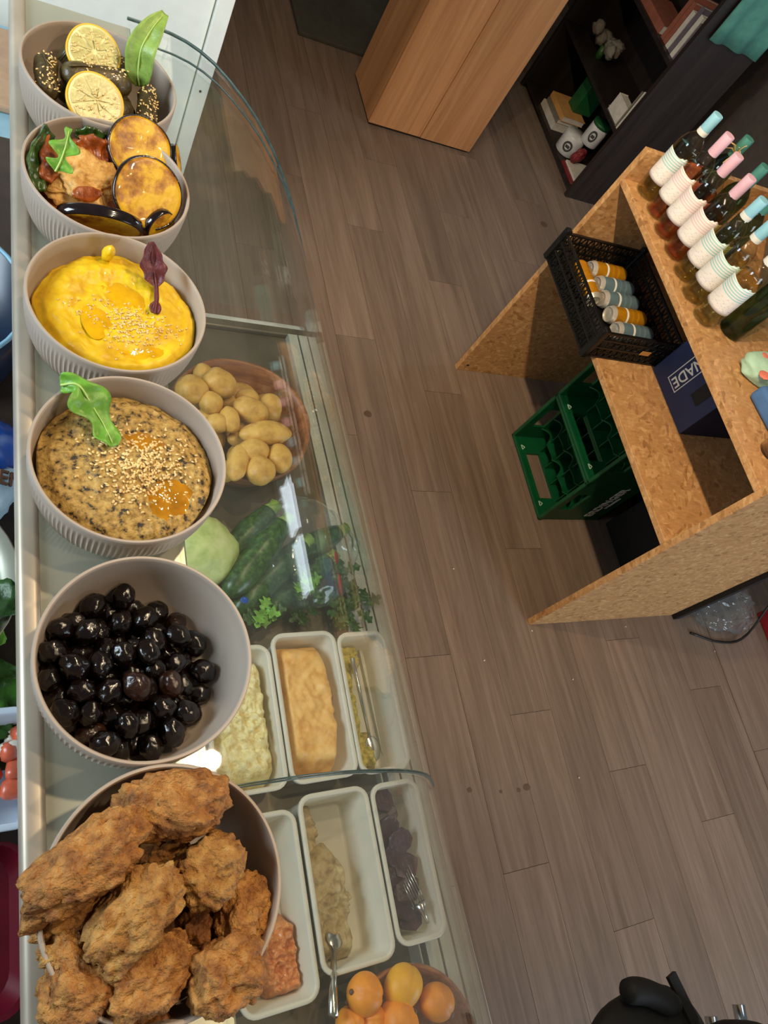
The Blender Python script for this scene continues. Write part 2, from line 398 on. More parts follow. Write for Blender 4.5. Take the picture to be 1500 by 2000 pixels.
plain('apricot', (246, 148, 30), 0.5, var=0.22, vscale=26, bumps=0.1, sss=0.15)
plain('apricot_yellow', (248, 176, 38), 0.5, var=0.22, vscale=26, bumps=0.1, sss=0.15)
speckled('salad_pale', [(0.3, (208, 180, 104)), (0.5, (238, 222, 158)), (0.75, (246, 238, 198))], 70, 0.4, bumps=0.9, bscale=120, bdist=0.004)
speckled('spread_orange', [(0.3, (206, 142, 62)), (0.5, (230, 176, 96)), (0.75, (238, 194, 122))], 40, 0.5, bumps=0.3, bscale=110)
speckled('spread_yellow', [(0.3, (120, 124, 30)), (0.5, (206, 184, 66)), (0.75, (232, 208, 112))], 120, 0.5, bumps=0.9, bscale=140, bdist=0.004)
speckled('spread_beige', [(0.3, (150, 124, 84)), (0.5, (190, 166, 120)), (0.75, (210, 190, 148))], 60, 0.55, bumps=0.7, bscale=130, bdist=0.003)
speckled('carrot_salad', [(0.3, (184, 88, 34)), (0.5, (222, 134, 66)), (0.75, (236, 172, 106))], 110, 0.35, bumps=1.0, bscale=150, bdist=0.005, coat=0.3)
speckled('beet', [(0.3, (42, 16, 26)), (0.55, (72, 30, 42)), (0.78, (104, 60, 66))], 50, 0.4, bumps=0.6, bscale=90, bdist=0.004)
plain('crate_green', (10, 76, 42), 0.38, var=0.15)
plain('white_print', (226, 224, 214), 0.6, var=0.03)
plain('box_blue', (30, 44, 80), 0.6, var=0.12)
plain('can_yellow', (214, 148, 30), 0.25, 0.4, var=0.15, vscale=60)
plain('can_blue', (130, 160, 172), 0.25, 0.5, var=0.1, vscale=60)
plain('can_end', (214, 210, 200), 0.3, 0.55)
clear('bottle_clear', (0.93, 0.94, 0.88, 1), rough=0.03, ior=1.5)
clear('bottle_green', (0.30, 0.44, 0.34, 1), rough=0.03, ior=1.5)
clear('wine_white', (0.96, 0.90, 0.62, 1), rough=0.03, ior=1.2)
clear('wine_rose', (0.97, 0.62, 0.46, 1), rough=0.03, ior=1.2)
plain('cap_blue', (150, 206, 222), 0.4, var=0.04); plain('cap_pink', (228, 182, 196), 0.4, var=0.04); plain('cap_teal', (70, 130, 116), 0.4)
def label_mat(name, stripe):
    m, nt, b = nmat(name); t = N(nt, 'ShaderNodeTexCoord'); sp = N(nt, 'ShaderNodeSeparateXYZ'); nt.links.new(t.outputs['Object'], sp.inputs[0])
    def mth(op, a, bb):
        n = N(nt, 'ShaderNodeMath', operation=op)
        for i, v in enumerate((a, bb)):
            if hasattr(v, 'links'): nt.links.new(v, n.inputs[i])
            else: n.inputs[i].default_value = v
        return n.outputs[0]
    w = mth('SINE', mth('MULTIPLY', sp.outputs[2], 880), 0)
    up = mth('GREATER_THAN', sp.outputs[2], 0.106); st = mth('MULTIPLY', mth('GREATER_THAN', w, 0.25), up)
    v = coords(nt, 'Object', (110, 110, 520)); f = noise(nt, v, 1.0, 2)
    band = mth('MULTIPLY', mth('GREATER_THAN', f, 0.62), mth('MULTIPLY', mth('LESS_THAN', sp.outputs[2], 0.101), mth('GREATER_THAN', sp.outputs[2], 0.063)))
    c = mixc(nt, st, lin((236, 228, 220)), lin(stripe)); c = mixc(nt, mth('MULTIPLY', band, 0.45), c, lin((110, 100, 96)))
    nt.links.new(c, b.inputs['Base Color']); b.inputs['Roughness'].default_value = 0.6
label_mat('label_teal', (158, 206, 202)); label_mat('label_pink', (232, 196, 192))
plain('raffia', (214, 178, 104), 0.6)
plain('cloth_teal', (76, 132, 116), 0.85, var=0.15, bumps=0.2); plain('cloth_blue', (70, 108, 156), 0.8, var=0.15, vscale=18)
plain('bag_blue', (22, 88, 190), 0.28, var=0.2); plain('bag_pale', (178, 206, 226), 0.35); plain('print_brown', (96, 62, 44), 0.6)
plain('pale_blue', (140, 182, 204), 0.55, var=0.08); plain('pot_navy', (26, 40, 62), 0.3); plain('tray_red', (96, 14, 30), 0.3)
plain('tub_white', (206, 218, 232), 0.35, var=0.03); plain('tomato', (204, 96, 68), 0.3, var=0.25, vscale=60); plain('onion', (222, 214, 196), 0.35)
plain('lettuce', (58, 104, 30), 0.4, var=0.4, vscale=40, bumps=0.5, bscale=90)
plain('worktop', (60, 44, 36), 0.5, var=0.3); plain('skin_wood', (176, 146, 120), 0.6)
plain('paper', (206, 198, 184), 0.7); plain('paper_orange', (204, 150, 84), 0.7); plain('paper_red', (122, 34, 36), 0.6); plain('book_grey', (120, 112, 100), 0.7)
plain('book_brick', (150, 88, 66), 0.7); plain('book_violet', (104, 92, 102), 0.7)
plain('mug_white', (206, 204, 200), 0.35); plain('tin_green', (30, 84, 44), 0.4); plain('print_dark', (60, 58, 56), 0.6)
plain('floral_red', (186, 40, 52), 0.7); plain('floral_mint', (170, 204, 176), 0.7); plain('floral_coral', (222, 120, 96), 0.7)
plain('chrome', (190, 206, 220), 0.18, 1.0); plain('red_plastic', (150, 24, 32), 0.45); plain('grey_panel', (112, 124, 136), 0.5)
clear('bag_film', (0.95, 0.98, 0.98, 1), rough=0.10, ior=1.45, body=lin((180, 200, 214)), bodyfac=0.05)
clear('glass_tumbler', (0.86, 0.83, 0.80, 1), rough=0.04, ior=1.5)
plain('floor_stain', (94, 74, 60), 0.5)
plain('grey_mat', (74, 72, 64), 0.9)

m, nt, b = nmat('daylight_pane'); b.inputs['Emission Color'].default_value = (0.78, 0.9, 1.0, 1); b.inputs['Emission Strength'].default_value = 6.0
# ------------------------------------------------------------------ the setting
fl = root('floor', (0, 0, 0), kind='structure')
mk('subfloor', bx(-1.6, 3.6, -1.9, 5.2, -0.03, -0.006), 'dark_gap', fl)
random.seed(4)
PW, PL = 0.166, 1.22
plank_mesh = None
def add_plank(x0, w, y0, y1):
    mk('plank', bx(x0 + 0.0006, x0 + w - 0.0006, y0 + 0.0006, y1 - 0.0006, -0.006, 0.0), 'oak_plank', fl, origin=((x0 + w / 2), (y0 + y1) / 2, 0))
xs = [1.36 + PW * k for k in range(-13, 8)]
for i, x0 in enumerate(xs):
    w = min(PW, 2.5665 - x0)
    if w < 0.02: continue
    y = -1.9 + [0, 0.43, 0.86, 0.22, 0.65][i % 5] - 0.9
    while y < 4.6:
        a, bb = max(y, -1.9), min(y + PL, 5.0)
        if bb > -1.6 and not (x0 + w < 0.60 and bb < 1.2) and bb - a > 0.05: add_plank(x0, w, a, bb)
        y += PL
for i in range(6):
    x0 = 2.5695 + PW * i; y = -1.9 + [0.3, 0.8, 0.1, 0.6][i % 4] - 0.8
    while y < 4.6:
        a, bb = max(y, -1.9), min(y + PL, 5.0)
        if bb - a > 0.05: add_plank(x0, PW, a, bb)
        y += PL
for px, py, r in ((1029, 1537, 0.013), (1013, 1543, 0.008), (917, 1543, 0.009), (978, 1546, 0.006), (1062, 438, 0.022), (718, 808, 0.016)):
    p = at(px, py, 0.0003); mk('stain', blob((p.x, p.y, 0.0003), (r, r * 0.85, 0.0003), None, 0.25, 1.5, 2, px), 'floor_stain', fl)
for px, py in ((1039, 1232), (1222, 1224), (1119, 1327), (1396, 1272), (1131, 1519), (886, 1111), (946, 1290)):
    p = at(px, py, 0.002); mk('crumb', blob((p.x, p.y, 0.002), (0.004, 0.0025, 0.002), rot(0, 0, px), 0.2, 2, 1, px), 'paper', fl)
mk('wall_back', bx(-1.6, 3.6, 5.0, 5.1, 0, 2.9), 'wall_dark', kind='structure')
mk('wall_right', join(bx(3.5, 3.6, 0.9, 1.30, 0, 2.9), bx(3.5, 3.6, 2.10, 5.0, 0, 2.9), bx(3.5, 3.6, 1.30, 2.10, 0, 1.15), bx(3.5, 3.6, 1.30, 2.10, 2.25, 2.9)), 'wall_dark', kind='structure')
wn = root('window_1', (3.55, 1.70, 1.15), kind='structure')
for a in ((1.30, 1.34, 1.15, 2.25), (2.06, 2.10, 1.15, 2.25), (1.68, 1.72, 1.19, 2.21), (1.34, 2.06, 1.15, 1.19), (1.34, 2.06, 2.21, 2.25)): mk('window_frame', bx(3.51, 3.56, *a), 'cabinet_white', wn)
for y0_, y1_ in ((1.34, 1.68), (1.72, 2.06)): mk('pane', bx(3.535, 3.541, y0_, y1_, 1.19, 2.21), 'daylight_pane', wn)

# ------------------------------------------------------------------ display counter
GY0, GY1, GSEAM = -0.36, 1.13, 0.075
PROF = [(0.196, 1.2835), (0.236, 1.283), (0.262, 1.281), (0.288, 1.276), (0.312, 1.268), (0.340, 1.255), (0.370, 1.236), (0.405, 1.210), (0.440, 1.180),
        (0.476, 1.143), (0.512, 1.101), (0.545, 1.057), (0.578, 1.008), (0.612, 0.953), (0.645, 0.898), (0.678, 0.842), (0.709, 0.786), (0.722, 0.760)]
def gx(x, y): return x + (x - 0.236) / 0.486 * 0.026 * (0.45 - y) / 0.65
case = root('display_counter', (0.40, 0.40, 0), 'white refrigerated deli counter with steel top ledge and curved glass front', 'counter')
mk('base_cabinet', bx(0.16, 0.70, GY0, GY1, 0.0, 0.70, 0.006), 'case_white', case)
mk('deck', bx(0.16, 0.633, GY0 + 0.01, 1.035, 0.70, 0.76), 'deck_steel', case)
for k, (a, b_, zz) in enumerate(((0.636, 0.658, 0.757), (0.662, 0.682, 0.757), (0.686, 0.704, 0.757))):
    mk('front_slat', thick(grid(lambda u, v, a=a, b_=b_, zz=zz: (gx(a + (b_ - a) * u, GY0 + (GY1 - GY0) * v), GY0 + (1.035 - GY0) * v, zz), 2, 12), -0.02), 'slat_white', case)
mk('front_trim', grid(lambda u, v: (gx(0.72 + 0.012 * math.cos(u * 2 * PI), GY0 + (GY1 - GY0) * v), GY0 + (GY1 - GY0) * v, 0.742 + 0.018 * math.sin(u * 2 * PI)), 12, 10, True), 'slat_white', case, True)
mk('top_plate', bx(0.052, 0.203, GY0, GY1, 1.262, 1.278, 0.002), 'steel', case)
mk('edge_rail', bx(0.046, 0.0655, GY0, GY1 + 0.01, 1.248, 1.2855, 0.006, 4), 'rail_steel', case, True)
for yy in (GY0 + 0.02, 1.085): mk('post', bx(0.165, 0.19, yy, yy + 0.025, 0.70, 1.262), 'rail_steel', case)
def pane(name, y0, y1, parent):
    def fn(u, v):
        k = u * (len(PROF) - 1); i = min(int(k), len(PROF) - 2); t = k - i
        y = y0 + (y1 - y0) * v
        x = PROF[i][0] * (1 - t) + PROF[i + 1][0] * t; z = PROF[i][1] * (1 - t) + PROF[i + 1][1] * t
        return (gx(x, y), y, z)
    return sharp(mk(name, thick(grid(fn, 97, 12), 0.005), 'case_glass', parent, True), 50)
def edge_strip(y, parent, w=0.0022, t=0.006):
    V = []; F = []; n = 65
    ps = []
    for q in range(n):
        k = q / (n - 1) * (len(PROF) - 1); i = min(int(k), len(PROF) - 2); f = k - i
        ps.append(Vector((gx(PROF[i][0] * (1 - f) + PROF[i + 1][0] * f, y), y, PROF[i][1] * (1 - f) + PROF[i + 1][1] * f)))
    for i, p in enumerate(ps):
        d = (ps[min(i + 1, n - 1)] - ps[max(i - 1, 0)]).normalized(); nn = Vector((-d.z, 0, d.x))
        if nn.z < 0: nn = -nn
        for a, b_ in ((-w / 2, -t / 2), (w / 2, -t / 2), (w / 2, t / 2), (-w / 2, t / 2)): V.append(tuple(p + Vector((0, a, 0)) + nn * b_))
    for i in range(n - 1):
        for k in range(4): F.append((i * 4 + k, i * 4 + (k + 1) % 4, i * 4 + 4 + (k + 1) % 4, i * 4 + 4 + k))
    return mk('glass_rim', (V, F), 'glass_edge', parent, True)
pn = pane('front_glass', GSEAM + 0.0015, GY1 + 0.012, case); edge_strip(GSEAM + 0.001, pn, 0.0012, 0.005); edge_strip(GY1 + 0.012, pn, 0.0010, 0.005)
pn2 = pane('front_glass', GY0, GSEAM - 0.0015, case); edge_strip(GSEAM - 0.001, pn2, 0.0012, 0.005)
# end cheeks of glass
for yE in (1.092, GY0 + 0.03):
    bot = [(gx(x, yE) - 0.008, z - 0.006) for x, z in PROF] + [(0.70, 0.775), (0.20, 0.775), (0.20, 1.255)]
    V = []
    for yy in (yE, yE + 0.006): V += [(x, yy, z) for x, z in bot]
    n = len(bot); F = [tuple(range(n)), tuple(range(2 * n - 1, n - 1, -1))] + [(i, i + n, (i + 1) % n + n, (i + 1) % n) for i in range(n)]
    sg = mk('side_glass', (V, F), 'case_glass', case)
    edge_strip(yE + 0.003, sg, 0.0010, 0.003)
mk('deck_end_trim', bx(0.20, 0.70, 1.036, 1.056, 0.70, 0.772, 0.003), 'deck_steel', case)

# staff side worktop behind the counter
wt = root('staff_worktop', (-0.3, 0.5, 0), 'dark brown staff worktop behind the counter, strewn with kitchen things', 'worktop')
mk('worktop_board', bx(-0.75, 0.14, -0.5, 1.25, 0.90, 0.94, 0.004), 'worktop', wt)
for x in (-0.70, 0.08):
    for y in (-0.45, 1.16): mk('leg', bx(x, x + 0.05, y, y + 0.05, 0, 0.90), 'worktop', wt)

# ------------------------------------------------------------------ serving bowls
BX = 0.1405; BY = [0.004, 0.184, 0.376, 0.561, 0.737, 0.906]; BZ = 1.278; RIMZ = 1.353; BH = 0.075
def bowl_r(q): return 0.060 + 0.030 * (1 - (1 - q) ** 2.2) ** (1 / 2.2)
def inner_r(z):
    q = max(0.0, min(1.0, (z - BZ - 0.004) / (BH - 0.004))); return bowl_r(q) - 0.0035
def make_bowl_geo():
    n = 432; prof = []
    qs = [0, 0.02, 0.05, 0.1, 0.17, 0.26, 0.36, 0.47, 0.58, 0.69, 0.80, 0.86, 0.9, 0.97, 1.0]
    for q in qs: prof.append((bowl_r(q), BH * q))
    no = len(prof)
    prof += [(bowl_r(1) - 0.0008, BH + 0.0012), (bowl_r(1) - 0.0026, BH + 0.0012), (bowl_r(1) - 0.0035, BH)]
    for q in (0.9, 0.75, 0.55, 0.35, 0.2, 0.1, 0.05): prof.append((bowl_r(q) - 0.0035, BH * q + 0.003))
    prof += [(0.052, 0.006), (0.03, 0.0045), (0.004, 0.0045)]
    def rf(r, z, a, j):
        if j < no:
            q = qs[j]; amp = 0.0013 * min(1, q / 0.08) * max(0, min(1, (0.87 - q) / 0.04))
            return r - amp * (0.5 - 0.5 * math.cos(a * 108)) ** 0.8
        return r
    return lathe(prof, n, (0, 0, 0), True, True, rf)
bowl_geo = make_bowl_geo()
bl = ['ribbed taupe bowl of fried nuggets, nearest the camera', 'ribbed taupe bowl half full of black olives',
      'ribbed taupe bowl of speckled aubergine dip with rocket leaf', 'ribbed taupe bowl of bright yellow hummus with red leaf',
      'ribbed taupe bowl of grilled aubergine and peppers', 'ribbed taupe bowl of stuffed vine leaves at the far counter end']
b0 = None
for k in range(6):
    if b0 is None:
        b0 = mk('serving_bowl', bowl_geo, 'bowl_stoneware', smooth=True, origin=(0, 0, 0)); sharp(b0, 50); o = b0
    else: o = copy_tree(b0)
    o.location = (BX, BY[k], BZ); tag(o, bl[k], 'bowl', 'ribbed serving bowls on the counter')

def seeds(name, pts, mat, label, L=0.0032):
    gs = []; V0, F0 = ico(1); random.seed(len(pts))
    V = []; F = []
    for p in pts:
        R = rot(random.uniform(-0.5, 0.5), random.uniform(-0.5, 0.5), random.uniform(0, PI)); n = len(V)
        for v in V0:
            q = R @ Vector((v[0] * L / 2 * (1.15 + 0.0 * v[0]), v[1] * L * 0.33 * (1 - 0.25 * v[0]), v[2] * L * 0.2)); V.append((p[0] + q.x, p[1] + q.y, p[2] + q.z))
        F += [tuple(i + n for i in f) for f in F0]
    return mk(name, (V, F), mat, None, True, label=label, cat='seeds', kind='stuff')
def scatter(n, cx, cy, sx, sy, hfn, seed, ok=None, lift=0.0008):
    random.seed(seed); out = []
    while len(out) < n:
        x = random.gauss(cx, sx); y = random.gauss(cy, sy)
        if ok is None or ok(x, y): out.append((x, y, hfn(x, y) + lift))
    return out

# bowl of fried nuggets -------------------------------------------------
B6 = (BX, BY[0])
nug = [  # px, py, z, long, short, height (m), rotation deg, tilt deg, material, label
    (338, 1572, 1.362, .046, .027, .022, -12, 8, 'fried', 'fried nugget on the far side of its bowl, deep crease on top'),
    (168, 1688, 1.372, .052, .026, .022, 32, 12, 'fried', 'long fried nugget sticking out over the left bowl rim'),
    (407, 1700, 1.352, .031, .026, .022, 25, -8, 'fried_pale', 'pale crumbed fried nugget right of the bowl centre'),
    (262, 1790, 1.366, .043, .025, .022, 44, 8, 'fried_pale', 'pale ridged fried nugget in the middle on top of the pile'),
    (472, 1785, 1.334, .034, .021, .020, 72, -20, 'fried', 'fried nugget standing against the right bowl wall'),
    (442, 1905, 1.358, .030, .027, .025, 10, 0, 'fried', 'round crumbly fried nugget at the near right rim'),
    (292, 1915, 1.350, .037, .024, .020, 18, 0, 'fried', 'fried nugget at the near side under the ridged one'),
    (150, 1925, 1.345, .028, .026, .020, -40, 0, 'fried', 'lumpy fried nugget at the near left of the bowl'),
    (135, 1800, 1.334, .030, .022, .018, 20, 0, 'fried', 'fried nugget wedged below the long one at the left wall'),
    (122, 1858, 1.346, .017, .013, .011, 30, 0, 'fried_pale', 'small torn fried crumb piece by the left bowl wall'),
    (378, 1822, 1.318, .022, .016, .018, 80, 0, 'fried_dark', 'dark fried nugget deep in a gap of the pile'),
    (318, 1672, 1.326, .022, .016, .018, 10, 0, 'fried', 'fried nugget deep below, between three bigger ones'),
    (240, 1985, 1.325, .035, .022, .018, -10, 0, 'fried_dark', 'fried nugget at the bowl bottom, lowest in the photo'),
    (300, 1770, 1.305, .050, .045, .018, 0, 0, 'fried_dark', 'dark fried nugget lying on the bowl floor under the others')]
for i, (px, py, z, a, b_, c_, r_, t_, mt, lb) in enumerate(nug):
    p = at(px, py, z)
    g = blob(p, (a * 0.91, b_ * 0.93, c_), rot(math.radians(t_ * 0.6), math.radians(-t_), math.radians(r_)), 0.30, 1.5, 5, i * 3.7 + 1, 0.13, 4.5, 0.85, 0.30)
    n2 = []
    for v in g[0]:
        q = Vector(v); e = (mnoise.noise(q * 260) * 0.0012 + mnoise.noise(q * 120) * 0.0018); d = (q - p).normalized(); n2.append(tuple(q + d * e))
    mk('fried_nugget', (n2, g[1]), mt, None, True, label=lb, cat='nugget', group='fried nuggets in the nearest bowl')

# bowl of olives ---------------------------------------------------------
B5 = (BX, BY[1])
rng = np.random.RandomState(11); NO = 86
rad = rng.uniform(0.0096, 0.0122, NO)
pos = np.stack([B5[0] + rng.uniform(-0.045, 0.03, NO), B5[1] + rng.uniform(-0.045, 0.04, NO), BZ + 0.03 + np.arange(NO) * 0.0016], 1)
gdir = np.array([-0.22, -0.06, -1.0]); gdir /= np.linalg.norm(gdir)
for it in range(420):
    pos += gdir * 0.0011
    for sub in range(5):
        d = pos[:, None] - pos[None]; L = np.linalg.norm(d, axis=2) + np.eye(NO); mn = (rad[:, None] + rad[None]) * 0.97
        pen = np.clip(mn - L, 0, None) * (1 - np.eye(NO)); pos += (d / L[..., None] * pen[..., None] * 0.5).sum(1) * 0.55
        fl_ = BZ + 0.0045 + rad; pos[:, 2] = np.maximum(pos[:, 2], fl_)
        rel = pos[:, :2] - np.array(B5); rr = np.linalg.norm(rel, axis=1); lim = np.array([inner_r(z) if z < RIMZ else 0.0865 for z in pos[:, 2] - rad * 0.35]) - rad
        k = rr > lim; pos[k, :2] = np.array(B5) + rel[k] / rr[k, None] * lim[k, None]
variants = []
order = np.argsort(-pos[:, 2])
for i in range(NO):
    if i < 8:
        o = mk('olive', blob((0, 0, 0), (0.0113, 0.0094, 0.0094), None, 0.14, 1.6, 4, 20 + i, 0.05, 4.0), 'olive_brown' if i in (2, 5) else 'olive_black', None, True, origin=(0, 0, 0)); variants.append(o)
    else: o = copy_tree(variants[[0, 1, 3, 4, 6, 7, 0, 2, 3, 1, 4, 6, 7, 0, 1, 5, 3, 4][i % 18]])
    s = rad[i] / 0.0100; o.scale = (s, s, s); o.location = pos[i]; o.rotation_euler = (rng.uniform(-0.5, 0.5), rng.uniform(-0.5, 0.5), rng.uniform(0, 6.28))
    tag(o, 'shiny wrinkled black olive in the pile filling the olive bowl', 'olive', 'black olives piled in their bowl')

# bowl of aubergine dip ---------------------------------------------------
B4 = (BX, BY[2])
def h4(x, y, q=None, a=0):
    dx, dy = x - B4[0], y - B4[1]; q = math.hypot(dx, dy) / 0.082
    h = RIMZ - 0.020 + 0.010 * (1 - q * q) + 0.0035 * mnoise.noise(Vector((x * 45, y * 45, 1.3))) + 0.0022 * mnoise.noise(Vector((x * 150, y * 150, 5)))
    t = math.hypot((dx - 0.030), (dy + 0.030)); h -= 0.007 * math.exp(-(t / 0.026) ** 2)
    h += 0.004 * math.exp(-((t - 0.043) / 0.008) ** 2) * (0.5 + 0.5 * math.cos(math.atan2(dy + 0.03, dx - 0.03) - 0.2))
    return h - 0.006 * max(0, q - 0.85) / 0.15
d4 = root('aubergine_dip', (B4[0], B4[1], BZ + 0.006), 'coarse beige aubergine dip with dark flecks and an oil pool', 'dip')
mk('dip_surface', mound((B4[0], B4[1], BZ + 0.02), lambda a: 0.0815 + 0.0015 * math.sin(5 * a + 1), h4, 60, 150), 'ganoush', d4, True)
def film(c, rx, ry, hfn, lift, th, seed, rz=0):
    def rf(a):
        return 1 + 0.22 * mnoise.noise(Vector((math.cos(a) * 1.3, math.sin(a) * 1.3, seed)))
    V = []; F = []; na, nr = 40, 8
    for j in range(nr + 1):
        for i in range(na):
            a = 2 * PI * i / na; r = rf(a) * j / nr; X = r * rx * math.cos(a); Y = r * ry * math.sin(a)
            x = c[0] + X * math.cos(rz) - Y * math.sin(rz); y = c[1] + X * math.sin(rz) + Y * math.cos(rz)
            V.append((x, y, hfn(x, y) * (1 - th) + th * hfn(c[0], c[1]) + lift * (1 - (j / nr) ** 4)))
    for j in range(nr):
        for i in range(na):
            k = (i + 1) % na; F.append((j * na + i, j * na + k, (j + 1) * na + k, (j + 1) * na + i) if j else (i, (j + 1) * na + k, (j + 1) * na + i))
    return V, F
mk('oil_pool', film((B4[0] + 0.036, B4[1] - 0.030), 0.022, 0.035, h4, 0.0017, 0.38, 3, -0.45), 'oil_dark', d4, True)
mk('oil_pool', film((B4[0] + 0.018, B4[1] + 0.022), 0.022, 0.011, h4, 0.0012, 0.3, 6, -0.3), 'oil_dark', d4, True)
seeds('sesame_seeds', scatter(330, B4[0] + 0.014, B4[1] + 0.004, 0.027, 0.020, h4, 3, lambda x, y: math.hypot(x - B4[0], y - B4[1]) < 0.076) +
      scatter(130, B4[0] + 0.010, B4[1] - 0.018, 0.016, 0.014, h4, 31, lambda x, y: math.hypot(x - B4[0], y - B4[1]) < 0.076), 'sesame', 'golden sesame seeds scattered over the speckled aubergine dip', 0.0041)

def rocket_w(W):
    def w(s, side):
        if s < 0.28: return W * 0.07
        t = (s - 0.28) / 0.72
        e = math.sin(PI * min(1, t ** 0.8 * 0.97 + 0.03)) ** 0.7
        lobes = 0.62 + 0.38 * math.cos(t * 2 * PI * 2.6 + (0.6 if side > 0 else -0.3))
        return max(W * 0.05, W * e * lobes)
    return w
def leaf(name, ctrl, wfn, up, mat, label, rib=None, **kw):
    g, ps = leaf_geo(ctrl, wfn, up, **kw)
    o = mk(name, g, mat, None, True, label=label, cat='leaf')
    if rib:
        n = len(ps); mk('midrib', tube([p + Vector(up).normalized() * 0.0009 for p in ps[:n - 2]], [0.0013 * (1 - 0.75 * i / n) for i in range(n - 2)], 6), rib, o, True)
    return o
leaf('rocket_leaf', [at(118, 752, 1.364), at(152, 752, 1.372), at(178, 790, 1.362), at(205, 835, 1.351), at(222, 872, 1.348)],
     lambda s, sd: 0.0185 * (0.15 + 0.95 * math.sin(PI * min(1, s * 0.93 + 0.05)) ** 0.8) * (0.76 + 0.27 * math.cos(s * 14 + (0.5 if sd > 0 else -0.5))), (0.25, -0.5, 0.85), 'leaf_green',
     'bright lobed rocket leaf laid over the speckled aubergine dip', 'leaf_rib', ns=40, nt=9, cup=0.12, ripple=0.35, seed=2)

# bowl of yellow hummus ---------------------------------------------------
B3 = (BX + 0.002, BY[3])
def h3(x, y, q=None, a=0):
    dx, dy = x - B3[0], y - B3[1]; q = math.hypot(dx, dy) / 0.081
    h = RIMZ - 0.017 + 0.006 * (1 - q * q) + 0.002 * mnoise.noise(Vector((x * 60, y * 60, 9))) + 0.0017 * mnoise.noise(Vector((x * 150, y * 150, 3))) + 0.0007 * mnoise.noise(Vector((x * 380, y * 380, 6)))
    an = math.atan2(dy, dx); s = q * 2.3 - an / (2 * PI) + 0.12 * mnoise.noise(Vector((x * 30, y * 30, 2)))
    h += 0.0022 * math.sin(2 * PI * s) * min(1, q * 2)
    h -= 0.004 * math.exp(-(((dx + 0.024) / 0.020) ** 2 + ((dy + 0.018) / 0.024) ** 2))
    h -= 0.005 * math.exp(-(((dx - 0.004) / 0.024) ** 2 + ((dy - 0.020) / 0.022) ** 2))
    h += 0.0025 * mnoise.noise(Vector((math.cos(an) * 5, math.sin(an) * 5, 4))) * max(0, q - 0.7) / 0.3
    return h - 0.008 * max(0, q - 0.88) / 0.12
d3 = root('yellow_hummus', (B3[0], B3[1], BZ + 0.006), 'bright yellow hummus swirled in its bowl with oil pools', 'dip')
mk('hummus_surface', mound((B3[0], B3[1], BZ + 0.02), lambda a: 0.0800 + 0.0022 * math.sin(4 * a + 2) + 0.0012 * math.sin(11 * a), h3, 56, 150), 'hummus', d3, True)
mk('oil_pool', film((B3[0] + 0.006, B3[1] + 0.018), 0.024, 0.017, h3, 0.0012, 0.7, 1, -0.5), 'oil', d3, True)
mk('oil_pool', film((B3[0] - 0.024, B3[1] - 0.020), 0.015, 0.021, h3, 0.0012, 0.7, 8, 0.2), 'oil', d3, True)
mk('oil_pool', film((B3[0] + 0.018, B3[1] - 0.052), 0.032, 0.009, h3, 0.0010, 0.5, 12, 0.15), 'oil', d3, True)
p = at(213, 487, 1.352); mk('hummus_peak', blob(p - Vector((0, 0, 0.006)), (0.0055, 0.007, 0.013), rot(0.3, 0.1, 0.4), 0.2, 2, 3, 5), 'hummus', d3, True)
seeds('sesame_seeds', scatter(260, B3[0] + 0.018, B3[1] - 0.022, 0.020, 0.014, h3, 5, lambda x, y: math.hypot(x - B3[0], y - B3[1]) < 0.072) +
      scatter(60, B3[0] - 0.020, B3[1] - 0.006, 0.016, 0.010, h3, 51, lambda x, y: math.hypot(x - B3[0], y - B3[1]) < 0.072), 'sesame', 'pale sesame seeds sprinkled over the yellow hummus', 0.0030)
def beet_w(s, sd):
    if s < 0.20: return 0.0062 * math.sin(PI * min(1, s / 0.2 * 0.75 + 0.22))
    if s < 0.42: return 0.0024
    t = min(1.0, max(0.0, (s - 0.42) / 0.58)); return 0.0024 + 0.0105 * abs(math.sin(PI * t ** 0.8)) ** 0.9 * (1 + 0.15 * math.sin(t * 17 + sd))
leaf('beet_leaf', [at(302, 612, 1.344), at(306, 580, 1.347), at(304, 548, 1.352), at(298, 510, 1.366), at(296, 472, 1.384)], beet_w, (-0.1, -0.75, 0.6), 'leaf_beet',
     'dark red beet leaf stuck upright in the yellow hummus', 'leaf_beet', ns=40, nt=7, cup=0.3, ripple=0.3, seed=4)

